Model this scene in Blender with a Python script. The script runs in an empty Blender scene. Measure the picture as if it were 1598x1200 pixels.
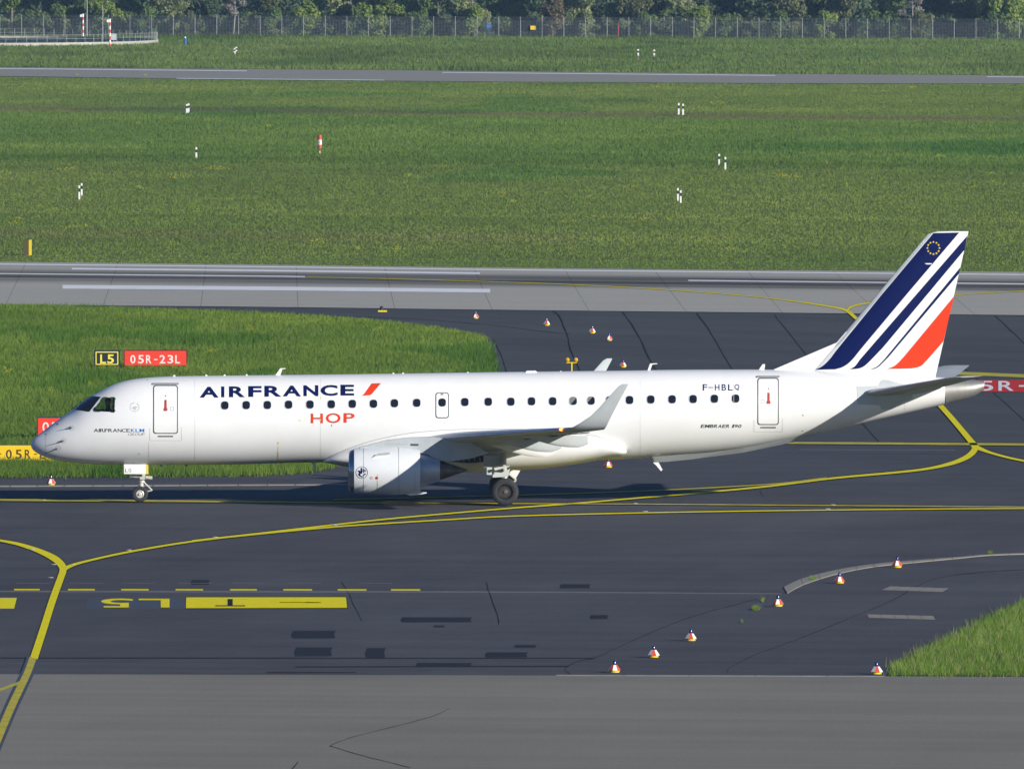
import bpy, bmesh, math, random
import numpy as np
from mathutils import Vector, Matrix
from mathutils.geometry import tessellate_polygon

R = math.radians
sc = bpy.context.scene
random.seed(7)
RNG = np.random.default_rng(7)

# ------------------------------------------------------------------ camera
F_PX, CX, CY = 23445.0, 799.0, 600.0
CAM = Vector((0.0, -571.0, 24.33))
PITCH = math.atan(816.0 / F_PX)
cam = bpy.data.cameras.new('camera')
cam.sensor_width = 36.0
cam.lens = 36.0 * F_PX / 1598.0
cam.clip_start = 1.0
cam.clip_end = 9000.0
cam_o = bpy.data.objects.new('camera', cam)
sc.collection.objects.link(cam_o)
cam_o.location = CAM
cam_o.rotation_euler = (R(90) - PITCH, 0, 0)
sc.camera = cam_o

# ------------------------------------------------------------------ light
SUN = Vector((2.35, -2.2, 1.0)).normalized()
EL = math.asin(SUN.z)
AZ = math.atan2(SUN.x, SUN.y)
w = bpy.data.worlds.new('World')
sc.world = w
w.use_nodes = True
nt = w.node_tree
bg = nt.nodes['Background']
sky = nt.nodes.new('ShaderNodeTexSky')
sky.sky_type = 'NISHITA'
sky.sun_disc = False
sky.sun_elevation = EL
sky.sun_rotation = AZ
sky.air_density = 1.0
sky.dust_density = 0.1
sky.ozone_density = 4.0
tint = nt.nodes.new('ShaderNodeMix')          # white balance set to the low sun: the blue sky turns bluer
tint.data_type = 'RGBA'; tint.blend_type = 'MULTIPLY'
tint.inputs['Factor'].default_value = 1.0
tint.inputs['B'].default_value = (.74, .94, 1.30, 1)
nt.links.new(sky.outputs[0], tint.inputs['A'])
nt.links.new(tint.outputs['Result'], bg.inputs[0])
bg.inputs[1].default_value = 0.05
sun = bpy.data.lights.new('sun', 'SUN')
sun.energy = 4.6
sun.angle = R(0.5)
sun.color = (1.0, 0.955, 0.86)
sun_o = bpy.data.objects.new('sun', sun)
sc.collection.objects.link(sun_o)
sun_o.rotation_euler = (-SUN).to_track_quat('-Z', 'Y').to_euler()
sun_o.location = (100, -100, 60)
sc.view_settings.view_transform = 'Standard'
sc.view_settings.look = 'None'
sc.view_settings.gamma = 1.0
sc.view_settings.use_curve_mapping = False
sc.view_settings.exposure = 0.35
sc.cycles.max_bounces = 6
sc.cycles.transparent_max_bounces = 12
sc.cycles.volume_bounces = 0

COL = sc.collection

# ------------------------------------------------------------------ projection helpers (photo pixels -> places)
_sp, _cp = math.sin(PITCH), math.cos(PITCH)
FWD, UPV = Vector((0, _cp, -_sp)), Vector((0, _sp, _cp))

def ray(px, py):
    return FWD * F_PX + Vector((1, 0, 0)) * (px - CX) + UPV * (CY - py)

def G(px, py, h=0.0):
    """the point of the ground (height h) seen at a photo pixel"""
    d = ray(px, py)
    t = (h - CAM.z) / d.z
    p = CAM + d * t
    return Vector((p.x, p.y, h))

def GP(x, y, z=0.0):
    """photo pixel of a world point (numpy friendly)"""
    dx, dy, dz = x - CAM.x, y - CAM.y, z - CAM.z
    f = dy * _cp - dz * _sp
    u = dy * _sp + dz * _cp
    return CX + F_PX * dx / f, CY - F_PX * u / f

def mpp(px, py):
    """metres per photo pixel at a ground pixel"""
    return (G(px, py) - CAM).length / F_PX

# ------------------------------------------------------------------ mesh helpers
def new_obj(name, verts, faces, mat, parent=None, smooth=False, mats=None, midx=None):
    me = bpy.data.meshes.new(name)
    me.from_pydata([tuple(v) for v in verts], [], [tuple(f) for f in faces])
    for m in (mats or [mat]):
        me.materials.append(m)
    if midx is not None:
        me.polygons.foreach_set('material_index', midx)
    if smooth:
        me.polygons.foreach_set('use_smooth', [True] * len(me.polygons))
        me.set_sharp_from_angle(angle=R(38))
    me.update()
    o = bpy.data.objects.new(name, me)
    COL.objects.link(o)
    if parent:
        o.parent = parent
    return o

def empty(name, loc, rz=0.0, parent=None):
    o = bpy.data.objects.new(name, None)
    o.empty_display_size = 0.2
    COL.objects.link(o)
    o.location = loc
    o.rotation_euler = (0, 0, rz)
    if parent:
        o.parent = parent
    return o

def tag(o, label=None, cat=None, group=None, kind=None):
    if label: o['label'] = label
    if cat: o['category'] = cat
    if group: o['group'] = group
    if kind: o['kind'] = kind
    return o

def copy_tree(o, parent=None):
    c = o.copy()
    COL.objects.link(c)
    if parent: c.parent = parent
    for ch in list(o.children):
        copy_tree(ch, c)
    return c

class MB:
    def __init__(s): s.v, s.f, s.m = [], [], []
    def add(s, vs, fs, m=0):
        n = len(s.v)
        s.v += [tuple(v) for v in vs]
        s.f += [tuple(i + n for i in f) for f in fs]
        s.m += [m] * len(fs)
    def box(s, x0, y0, z0, x1, y1, z1, m=0):
        vs = [(x, y, z) for z in (z0, z1) for y in (y0, y1) for x in (x0, x1)]
        s.add(vs, [(0, 2, 3, 1), (4, 5, 7, 6), (0, 1, 5, 4), (2, 6, 7, 3), (0, 4, 6, 2), (1, 3, 7, 5)], m)
    def tube(s, a, b, r0, r1=None, n=8, m=0, caps=True):
        a, b = Vector(a), Vector(b)
        r1 = r0 if r1 is None else r1
        d = (b - a).normalized()
        u = d.orthogonal().normalized(); v = d.cross(u)
        vs, fs = [], []
        for p, r in ((a, r0), (b, r1)):
            for k in range(n):
                t = 2 * math.pi * (k + .5) / n
                vs.append(p + u * (r * math.cos(t)) + v * (r * math.sin(t)))
        for k in range(n):
            fs.append((k, (k + 1) % n, n + (k + 1) % n, n + k))
        if caps:
            fs += [tuple(range(n - 1, -1, -1)), tuple(range(n, 2 * n))]
        s.add(vs, fs, m)
    def lathe(s, prof, n=32, axis='x', c=(0, 0, 0), m=0, mfun=None):
        """prof: list of (a, r) along the axis"""
        base = len(s.v)
        for a, r in prof:
            for k in range(n):
                t = 2 * math.pi * k / n
                p, q = r * math.cos(t), r * math.sin(t)
                if axis == 'x': v = (c[0] + a, c[1] + p, c[2] + q)
                elif axis == 'y': v = (c[0] + p, c[1] + a, c[2] + q)
                else: v = (c[0] + p, c[1] + q, c[2] + a)
                s.v.append(v)
        for i in range(len(prof) - 1):
            for k in range(n):
                s.f.append((base + i * n + k, base + i * n + (k + 1) % n, base + (i + 1) * n + (k + 1) % n, base + (i + 1) * n + k))
                s.m.append(mfun(i, k) if mfun else m)
    def prism(s, poly, axis, a0, a1, m=0):
        """poly of 2D points extruded along an axis; 'y': (x,z) points"""
        n = len(poly)
        vs = []
        for a in (a0, a1):
            for p in poly:
                vs.append({'y': (p[0], a, p[1]), 'x': (a, p[0], p[1]), 'z': (p[0], p[1], a)}[axis])
        fs = [(i, (i + 1) % n, n + (i + 1) % n, n + i) for i in range(n)]
        fs += [tuple(range(n - 1, -1, -1)), tuple(range(n, 2 * n))]
        s.add(vs, fs, m)
    def build(s, name, mat, parent=None, smooth=False):
        mats = mat if isinstance(mat, list) else [mat]
        return new_obj(name, s.v, s.f, None, parent, smooth, mats, s.m)

def pchip(xs, ys):
    xs, ys = np.array(xs, float), np.array(ys, float)
    h, d = np.diff(xs), np.diff(ys) / np.diff(xs)
    m = np.zeros_like(xs)
    m[0], m[-1] = d[0], d[-1]
    for i in range(1, len(xs) - 1):
        if d[i - 1] * d[i] > 0:
            w1, w2 = 2 * h[i] + h[i - 1], h[i] + 2 * h[i - 1]
            m[i] = (w1 + w2) / (w1 / d[i - 1] + w2 / d[i])
    def f(x):
        x = min(max(x, xs[0]), xs[-1])
        i = int(min(max(np.searchsorted(xs, x) - 1, 0), len(xs) - 2))
        t = (x - xs[i]) / h[i]
        return float((1 + 2 * t) * (1 - t) ** 2 * ys[i] + t * (1 - t) ** 2 * h[i] * m[i] + t * t * (3 - 2 * t) * ys[i + 1] + t * t * (t - 1) * h[i] * m[i + 1])
    return f

def cut2d(verts, faces, sx, sy):
    """triangulated flat mesh (2D points) cut along a grid so it can be bent over a curved surface"""
    bm = bmesh.new()
    vs = [bm.verts.new((v[0], v[1], 0)) for v in verts]
    for f in faces:
        try: bm.faces.new([vs[i] for i in f])
        except ValueError: pass
    xs = [v[0] for v in verts]; ys = [v[1] for v in verts]
    for lo, hi, st, no in ((min(xs), max(xs), sx, (1, 0, 0)), (min(ys), max(ys), sy, (0, 1, 0))):
        if not st: continue
        k = math.floor(lo / st) + 1
        while k * st < hi - 1e-6:
            co = (k * st, 0, 0) if no[0] else (0, k * st, 0)
            bmesh.ops.bisect_plane(bm, geom=bm.verts[:] + bm.edges[:] + bm.faces[:], plane_co=co, plane_no=no, dist=1e-6)
            k += 1
    bm.verts.index_update()
    out = [(v.co.x, v.co.y) for v in bm.verts], [[v.index for v in f.verts] for f in bm.faces]
    bm.free()
    return out

def poly2d(pts):
    t = tessellate_polygon([[Vector((p[0], p[1], 0)) for p in pts]])
    return list(pts), [tuple(f) for f in t]

def smooth_line(pts, n=6):
    """Catmull-Rom through 2D (or wider) points"""
    P = [np.array(p, float) for p in pts]
    P = [2 * P[0] - P[1]] + P + [2 * P[-1] - P[-2]]
    out = []
    for i in range(1, len(P) - 2):
        for k in range(n):
            t = k / n
            a, b, c, d = P[i - 1:i + 3]
            out.append(.5 * ((2 * b) + (c - a) * t + (2 * a - 5 * b + 4 * c - d) * t * t + (3 * b - a - 3 * c + d) * t ** 3))
    out.append(P[-2])
    return [tuple(o) for o in out]

def rrect(x0, y0, x1, y1, r, n=5):
    out = []
    for cx, cy, a in ((x1 - r, y1 - r, 0), (x0 + r, y1 - r, 90), (x0 + r, y0 + r, 180), (x1 - r, y0 + r, 270)):
        for k in range(n + 1):
            t = R(a + 90 * k / n)
            out.append((cx + r * math.cos(t), cy + r * math.sin(t)))
    return out

def ring2d(outer, inner):
    n = len(outer)
    return list(outer) + list(inner), [(i, (i + 1) % n, n + (i + 1) % n, n + i) for i in range(n)]

_txt = {}
def text2d(s, bold=0.0):
    """outline of a word in the built-in typeface, scaled to the unit square"""
    key = (s, bold)
    if key not in _txt:
        cu = bpy.data.curves.new('text', 'FONT')
        cu.body = s
        cu.offset = bold
        cu.resolution_u = 4
        ob = bpy.data.objects.new('text', cu)
        COL.objects.link(ob)
        dg = bpy.context.evaluated_depsgraph_get()
        me = ob.evaluated_get(dg).to_mesh()
        v = np.array([tuple(p.co)[:2] for p in me.vertices])
        f = [tuple(p.vertices) for p in me.polygons]
        lo, hi = v.min(0), v.max(0)
        v = (v - lo) / (hi - lo)
        _txt[key] = ([tuple(p) for p in v], f)
        bpy.data.objects.remove(ob)
        bpy.data.curves.remove(cu)
    return _txt[key]

# ------------------------------------------------------------------ materials
def mat(name, col, rough=.6, metal=0.0, spec=.5, var=0.0, vscale=8.0, bump=0.0, bscale=60.0, stretch=(1, 1, 1), coat=0.0, translucent=0.0, col2=None, attr=None):
    m = bpy.data.materials.new(name)
    m.use_nodes = True
    t = m.node_tree
    N, L = t.nodes, t.links
    b = N['Principled BSDF']
    b.inputs['Base Color'].default_value = (*col, 1)
    b.inputs['Roughness'].default_value = rough
    b.inputs['Metallic'].default_value = metal
    b.inputs['Specular IOR Level'].default_value = spec
    b.inputs['Coat Weight'].default_value = coat
    b.inputs['Coat Roughness'].default_value = .08
    tc = N.new('ShaderNodeTexCoord')
    mp = N.new('ShaderNodeMapping')
    mp.inputs['Scale'].default_value = stretch
    L.new(tc.outputs['Object'], mp.inputs['Vector'])
    if attr:
        a = N.new('ShaderNodeAttribute'); a.attribute_name = attr
        L.new(a.outputs['Color'], b.inputs['Base Color'])
    elif var or col2:
        n = N.new('ShaderNodeTexNoise')
        n.inputs['Scale'].default_value = vscale
        n.inputs['Detail'].default_value = 6
        n.inputs['Roughness'].default_value = .65
        L.new(mp.outputs[0], n.inputs['Vector'])
        mx = N.new('ShaderNodeMix'); mx.data_type = 'RGBA'
        c2 = col2 or tuple(c * (1 - var) for c in col)
        c1 = col if col2 else tuple(min(1, c * (1 + var)) for c in col)
        mx.inputs['A'].default_value = (*c1, 1)
        mx.inputs['B'].default_value = (*c2, 1)
        rp = N.new('ShaderNodeMapRange')
        rp.inputs['From Min'].default_value = .3; rp.inputs['From Max'].default_value = .7
        L.new(n.outputs['Fac'], rp.inputs['Value'])
        L.new(rp.outputs[0], mx.inputs['Factor'])
        L.new(mx.outputs['Result'], b.inputs['Base Color'])
    if bump:
        n2 = N.new('ShaderNodeTexNoise')
        n2.inputs['Scale'].default_value = bscale
        n2.inputs['Detail'].default_value = 4
        L.new(tc.outputs['Object'], n2.inputs['Vector'])
        bp = N.new('ShaderNodeBump')
        bp.inputs['Strength'].default_value = bump
        bp.inputs['Distance'].default_value = .02
        L.new(n2.outputs['Fac'], bp.inputs['Height'])
        L.new(bp.outputs[0], b.inputs['Normal'])
    if translucent:
        tr = N.new('ShaderNodeBsdfTranslucent')
        ms = N.new('ShaderNodeMixShader')
        ms.inputs[0].default_value = translucent
        src = b.inputs['Base Color']
        if src.links: L.new(src.links[0].from_socket, tr.inputs['Color'])
        else: tr.inputs['Color'].default_value = (*col, 1)
        L.new(b.outputs[0], ms.inputs[1]); L.new(tr.outputs[0], ms.inputs[2])
        L.new(ms.outputs[0], N['Material Output'].inputs['Surface'])
    return m

def pavement(name, col, contrast=.12, along=(1, 0), streak=.25, rubber=None, tint2=None):
    """asphalt or concrete: broad tone patches, long streaks along the traffic, grain; rubber = (origin, half width)"""
    m = bpy.data.materials.new(name)
    m.use_nodes = True
    t = m.node_tree; N, L = t.nodes, t.links
    b = N['Principled BSDF']
    b.inputs['Roughness'].default_value = .82
    b.inputs['Specular IOR Level'].default_value = .06
    geo = N.new('ShaderNodeNewGeometry')
    ang = math.atan2(along[1], along[0])
    mp = N.new('ShaderNodeMapping'); mp.vector_type = 'TEXTURE'
    mp.inputs['Rotation'].default_value = (0, 0, ang)
    if rubber: mp.inputs['Location'].default_value = (rubber[0].x, rubber[0].y, 0)
    L.new(geo.outputs['Position'], mp.inputs['Vector'])
    def noise(scale, vec, detail=5, rough=.6):
        s = N.new('ShaderNodeMapping'); s.inputs['Scale'].default_value = vec
        L.new(mp.outputs[0], s.inputs['Vector'])
        n = N.new('ShaderNodeTexNoise'); n.inputs['Scale'].default_value = scale
        n.inputs['Detail'].default_value = detail; n.inputs['Roughness'].default_value = rough
        L.new(s.outputs[0], n.inputs['Vector'])
        return n.outputs['Fac']
    def mth(op, a, bb):
        n = N.new('ShaderNodeMath'); n.operation = op
        for k, q in enumerate((a, bb)):
            if isinstance(q, (int, float)): n.inputs[k].default_value = q
            else: L.new(q, n.inputs[k])
        return n.outputs[0]
    broad = noise(.10, (1, .30, 1), 6, .7)
    streaks = noise(1.0, (.012, .30, 1), 6, .7)
    grain = noise(9.0, (1, .45, 1), 3, .7)
    val = mth('ADD', mth('MULTIPLY', mth('SUBTRACT', broad, .5), contrast * 2.0),
              mth('ADD', mth('MULTIPLY', mth('SUBTRACT', streaks, .5), streak * 2), mth('MULTIPLY', mth('SUBTRACT', grain, .5), .5)))
    val = mth('ADD', val, 1.0)
    if rubber:
        sx = N.new('ShaderNodeSeparateXYZ'); L.new(mp.outputs[0], sx.inputs[0])
        d = mth('DIVIDE', mth('ABSOLUTE', sx.outputs['Y'], 0.0), rubber[1])
        mask = N.new('ShaderNodeMapRange'); mask.interpolation_type = 'SMOOTHSTEP'
        mask.inputs['From Min'].default_value = .35; mask.inputs['From Max'].default_value = 1.10
        mask.inputs['To Min'].default_value = 1.0; mask.inputs['To Max'].default_value = 0.0
        L.new(d, mask.inputs['Value'])
        str2 = noise(1.0, (.010, .22, 1), 5, .75)
        s3 = N.new('ShaderNodeMapRange'); s3.inputs['From Min'].default_value = .20; s3.inputs['From Max'].default_value = .58
        L.new(str2, s3.inputs['Value'])
        val = mth('MULTIPLY', val, mth('SUBTRACT', 1.0, mth('MULTIPLY', mth('MULTIPLY', mask.outputs[0], s3.outputs[0]), .85)))
    mx = N.new('ShaderNodeVectorMath'); mx.operation = 'SCALE'
    mx.inputs[0].default_value = col
    L.new(val, mx.inputs['Scale'])
    L.new(mx.outputs[0], b.inputs['Base Color'])
    bp = N.new('ShaderNodeBump'); bp.inputs['Strength'].default_value = .25; bp.inputs['Distance'].default_value = .01
    L.new(grain, bp.inputs['Height']); L.new(bp.outputs[0], b.inputs['Normal'])
    return m

WHITE = mat('white_paint', (.80, .80, .80), .34, spec=.35, coat=.22, var=.025, vscale=1.2)
CREAM = mat('cream_paint', (.76, .755, .735), .6, spec=.08, var=.04, vscale=2)
COWL = mat('cowl_silver_white', (.68, .70, .725), .36, coat=.2, var=.03, vscale=1.5)
NAVY = mat('navy_paint', (.002, .007, .075), .5, spec=.12)
RED = mat('red_orange_paint', (.72, .045, .010), .5, spec=.12)
GREY = mat('light_grey_paint', (.50, .53, .54), .5, spec=.3, var=.05, vscale=2)
WINGGREY = mat('wing_grey_paint', (.42, .455, .48), .65, spec=.06, var=.10, vscale=1.5)
MIDGREY = mat('mid_grey_paint', (.32, .34, .35), .45, var=.06, vscale=3)
SEAM = mat('seam_grey', (.40, .41, .42), .6)
FAINT = mat('faint_seam_grey', (.60, .61, .62), .6)
DARKSEAL = mat('dark_seal', (.05, .055, .06), .6)
BLACK = mat('black_rubber', (.018, .019, .022), .75, var=.2, vscale=10)
TYRE = mat('tyre_rubber', (.022, .023, .027), .8, var=.15, vscale=8)
GLASSDARK = mat('dark_window_glass', (.010, .013, .022), .08, spec=.6)
METAL = mat('bare_metal', (.62, .63, .65), .42, metal=.55, var=.06, vscale=3)
LIPMETAL = mat('polished_lip_metal', (.50, .53, .60), .22, metal=1.0)
COREMETAL = mat('core_cowl_metal', (.42, .46, .54), .5, metal=.45, var=.10, vscale=3)
BURNT = mat('burnt_metal', (.12, .105, .10), .5, metal=.6, var=.3, vscale=4)
APU = mat('heat_stained_metal', (.33, .335, .34), .5, metal=.6, col2=(.43, .41, .36), vscale=2.2, stretch=(5, 1, 1))
GEARMETAL = mat('gear_metal', (.62, .60, .52), .4, metal=.2, var=.1, vscale=10)
HUB = mat('wheel_hub_metal', (.66, .65, .60), .4, metal=.4)
DARKHUB = mat('dark_hub', (.07, .065, .065), .5, metal=.4)
YELLOW = mat('yellow_paint', (.62, .50, .03), .6, var=.12, vscale=20)
MARKYEL = mat('marking_yellow', (.88, .76, .006), .85, spec=.08, var=.10, vscale=3)
OLDYEL = mat('worn_marking_yellow', (.68, .59, .04), .9, spec=.08, col2=(.36, .31, .09), vscale=1.1)
MARKBLK = mat('marking_black_edge', (.020, .021, .026), .9, spec=.05)
MARKWHT = mat('runway_white', (.84, .85, .86), .85, spec=.1, var=.10, vscale=.8)
PATCH = mat('fresh_asphalt_patch', (.030, .032, .042), .9, spec=.05, var=.15, vscale=6, bump=.2)
CRACK = mat('bitumen_seal', (.022, .024, .032), .85, spec=.05)
REDSIGN = mat('sign_red', (.78, .045, .022), .5, var=.03, vscale=6)
YELSIGN = mat('sign_yellow', (.80, .52, .01), .5, var=.03, vscale=6)
BLKSIGN = mat('sign_black', (.012, .018, .030), .5)
TXTWHITE = mat('letter_white', (.80, .70, .66), .5)
TXTYEL = mat('letter_yellow', (.80, .68, .06), .5)
TXTBRN = mat('letter_dark', (.035, .018, .008), .6)
MWHITE = mat('marker_white', (.78, .77, .75), .5, var=.04, vscale=20)
MRED = mat('marker_red', (.58, .07, .03), .5, var=.08, vscale=20)
MBLACK = mat('marker_black', (.02, .022, .03), .5)
BLUEGLASS = mat('blue_lamp_glass', (.012, .016, .11), .15, spec=.6)
AMBER = mat('amber_lens', (.72, .27, .01), .3)
FYEL = mat('fixture_yellow', (.72, .53, .015), .5, var=.06, vscale=12)
CONC = mat('pale_concrete', (.44, .42, .36), .9, var=.12, vscale=2, bump=.2)
KERB = mat('kerb_stone', (.27, .25, .205), .9, var=.15, vscale=3, bump=.3)
GALV = mat('galvanised_steel', (.42, .43, .42), .55, metal=.3, var=.1, vscale=6)
BLUEP = mat('blue_plastic', (.03, .14, .50), .5)
BASIN = mat('basin_liner', (.018, .026, .055), .5, var=.2, vscale=.3)
BARK = mat('bark', (.16, .14, .12), .9, var=.3, vscale=6, bump=.5)
PALEBARK = mat('pale_bark', (.36, .33, .30), .9, var=.25, vscale=6)
SKIN = mat('skin', (.45, .27, .20), .6)
UNIFORM = mat('dark_uniform', (.012, .014, .028), .8)
HAIR = mat('dark_hair', (.02, .015, .012), .7)
INTERIOR = mat('cockpit_interior', (.03, .032, .04), .8)
LTBLUE = mat('bright_blue_paint', (.03, .22, .62), .35, coat=.3)
CHAR = mat('charcoal_paint', (.03, .033, .04), .4)
DOORRED = mat('handle_red', (.42, .035, .025), .5)
STRIPEYEL = mat('stripe_yellow', (.72, .58, .03), .5)

def glass(name, col, clear):
    m = bpy.data.materials.new(name); m.use_nodes = True
    t = m.node_tree; N, L = t.nodes, t.links
    b = N['Principled BSDF']
    b.inputs['Base Color'].default_value = (*col, 1); b.inputs['Roughness'].default_value = .06
    tr = N.new('ShaderNodeBsdfTransparent'); tr.inputs['Color'].default_value = (.75, .82, .80, 1)
    ms = N.new('ShaderNodeMixShader'); ms.inputs[0].default_value = clear
    L.new(b.outputs[0], ms.inputs[1]); L.new(tr.outputs[0], ms.inputs[2])
    L.new(ms.outputs[0], N['Material Output'].inputs['Surface'])
    return m
CLEAR = glass('cockpit_glass', (.02, .025, .035), .84)

def emit(name, col, s):
    m = mat(name, col, .4)
    b = m.node_tree.nodes['Principled BSDF']
    b.inputs['Emission Color'].default_value = (*col, 1)
    b.inputs['Emission Strength'].default_value = s
    return m
NAVLIGHT = emit('lit_navigation_lamp', (1.0, .16, .03), 6.0)

# ================================================================== GROUND
def gpoly(name, pts, z, m, kind='structure', parent=None):
    v, f = poly2d(pts)
    V = [G(p[0], p[1]) + Vector((0, 0, z)) for p in v]
    # upward faces
    F = []
    for t in f:
        a, b, c = (V[i] for i in t)
        F.append(t if (b - a).cross(c - a).z > 0 else t[::-1])
    o = new_obj(name, V, F, m, parent)
    if kind and not parent: o['kind'] = kind
    return o

def up(V, F):
    out = []
    for f in F:
        a, b, c = Vector(V[f[0]]), Vector(V[f[1]]), Vector(V[f[2]])
        out.append(f if (b - a).cross(c - a).z > 0 else tuple(f)[::-1])
    return out

tw_a, tw_b = G(0, 779.5), G(1598, 790.5)
TWDIR = (tw_b - tw_a).normalized()
rw_a, rw_b = G(0, 427), G(1598, 442.5)
RWDIR = (rw_b - rw_a).normalized()
rc = G(800, 436)

ground = new_obj('ground', [(-3000, -640, -.06), (3000, -640, -.06), (3000, 5200, -.06), (-3000, 5200, -.06)], [(0, 1, 2, 3)],
                 mat('grassland_soil', (.115, .160, .045), .95, spec=.05, col2=(.165, .195, .06), vscale=.02, stretch=(1, .35, 1), bump=.5, bscale=2))
ground['kind'] = 'structure'

ASPH = pavement('taxiway_asphalt', (.089, .089, .099), .55, TWDIR, .42)
ASPH2 = pavement('exit_asphalt', (.086, .090, .093), .50, (TWDIR + Vector((.5, 1.5, 0))).normalized(), .14)
APRON = pavement('apron_concrete', (.250, .232, .196), .22, TWDIR, .32)
RUNWAY = pavement('runway_concrete', (.44, .42, .365), .07, RWDIR, .14, rubber=(rc + Vector((0, -2, 0)), 15.0))
RUNWAY2 = pavement('far_runway_asphalt', (.32, .305, .27), .10, RWDIR, .25)

gpoly('exit_taxiway', [(-120, 470), (200, 470), (400, 472), (800, 477), (1200, 481), (2600, 494), (2600, 702), (500, 689), (-120, 687)], -.035, ASPH2)
gpoly('taxiway', [(-9000, 625), (500, 688.5), (1230, 691), (9000, 750), (9000, 1072), (1400, 1054), (900, 1052.3), (-9000, 1032)], -.02, ASPH)
ae = [G(-9000, 1030), G(0, 1051), G(860, 1053.2), G(1598, 1055), G(9000, 1074)]
av = [(p.x, p.y, -.006) for p in ae] + [(240, -640, -.006), (-240, -640, -.006)]
ap_ = new_obj('apron', av, [(6, 5, 4, 3, 2, 1, 0)], APRON); ap_['kind'] = 'structure'

# runway of concrete slabs with open joints
rw = gpoly('runway_bed', [(-300, 404), (0, 408), (400, 412.5), (800, 417.5), (1200, 421), (1900, 427), (1900, 495), (1598, 492), (1180, 487.8), (800, 483.8), (400, 478.8), (0, 475.2), (-300, 472)], -.03, CRACK)
rw.name = 'runway'
top = pchip([-400, 0, 400, 800, 1200, 1598, 2000], [403.5, 408.3, 412.8, 417.8, 421.6, 424.2, 427])
bot = pchip([-400, 0, 400, 800, 1200, 1598, 2000], [471, 475, 478.5, 483.4, 487.5, 491.5, 495.5])
joints = [(-330, -480), (-100, -145), (41, 9), (184, 161), (322, 313), (462, 465), (600, 616), (739, 768), (880, 919), (1020, 1071), (1165, 1221), (1300, 1372), (1440, 1522), (1590, 1672), (1760, 1860)]
for (a0, b0), (a1, b1) in zip(joints[:-1], joints[1:]):
    g = .26
    pts = [(a0 + g + (a1 - a0 - 2 * g) * k / 3, top(a0 + (a1 - a0) * k / 3)) for k in range(4)] + [(b1 - g - (b1 - b0 - 2 * g) * k / 3, bot(b1 - (b1 - b0) * k / 3)) for k in range(4)]
    s = gpoly('concrete_slab', pts, -.012 + random.uniform(-.002, .002), RUNWAY, parent=rw)
gpoly('far_runway', [(-300, 103.5), (0, 105.2), (400, 108.2), (800, 111.5), (1200, 115.5), (1900, 120), (1900, 132), (1598, 130.5), (1200, 130), (800, 127.8), (400, 124.5), (0, 118.8), (-300, 115)], -.02, RUNWAY2)

# grass verges (soil sheets under the grown blades)
VERGE = mat('verge_soil', (.105, .15, .035), .95, spec=.05, col2=(.15, .185, .05), vscale=.15, stretch=(1, .4, 1), bump=.6, bscale=4)
PATCH_L5 = [(-200, 474.5), (0, 475), (66, 475.7), (130, 477.8), (260, 482.5), (400, 487.2), (500, 493), (580, 499), (640, 505.5), (700, 513.5), (738, 520.5), (757, 527), (766, 540), (771, 555), (775, 580), (776, 600), (770, 630), (748, 660), (700, 688), (600, 711), (545, 722), (515, 731), (480, 737), (400, 742), (200, 743.3), (0, 744), (-200, 745)]
PATCH_R = [(1386, 1053), (1393, 1040), (1430, 1021), (1480, 996), (1530, 971), (1562, 955), (1598, 941), (1700, 905), (1900, 860), (2100, 830), (2100, 1057), (1598, 1054.3)]
gpoly('grass_verge', [(-2500, 455), (-200, 474.5)] + PATCH_L5[1:-1] + [(-2500, 762)], 0.0, VERGE)
gpoly('grass_verge', PATCH_R, 0.0, VERGE)
gpoly('service_path', [(-200, 686.5), (300, 688.5), (300, 695), (-200, 693.5)], .012, pavement('path_gravel', (.12, .115, .11), .2, TWDIR, .2))

# ------------------------------------------------------------------ painted markings, seals, patches
def stripe_px(pts, smooth=4):
    """pts: (px, py, width) -> polygon ribs in pixels"""
    P = smooth_line(pts, smooth) if len(pts) > 2 and smooth else [tuple(map(float, p)) for p in pts]
    L, Rr = [], []
    for i, p in enumerate(P):
        a = np.array(P[max(i - 1, 0)][:2]); b = np.array(P[min(i + 1, len(P) - 1)][:2])
        d = (b - a) / (np.linalg.norm(b - a) + 1e-9)
        n = np.array((-d[1], d[0])) * p[2] / 2
        L.append(np.array(p[:2]) + n); Rr.append(np.array(p[:2]) - n)
    return L, Rr

class Marks:
    def __init__(s): s.v, s.f = [], []
    def stripe(s, pts, z, smooth=4):
        L, Rr = stripe_px(pts, smooth)
        n = len(s.v)
        for l, r in zip(L, Rr):
            s.v += [G(l[0], l[1]) + Vector((0, 0, z)), G(r[0], r[1]) + Vector((0, 0, z))]
        for i in range(len(L) - 1):
            k = n + 2 * i
            s.f.append((k, k + 2, k + 3, k + 1))
    def poly(s, pts, z):
        v, f = poly2d(pts)
        n = len(s.v)
        s.v += [G(p[0], p[1]) + Vector((0, 0, z)) for p in v]
        s.f += [tuple(i + n for i in t) for t in f]
    def build(s, name, m):
        o = new_obj(name, s.v, up(s.v, s.f), m)
        o['kind'] = 'structure'
        return o

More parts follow.
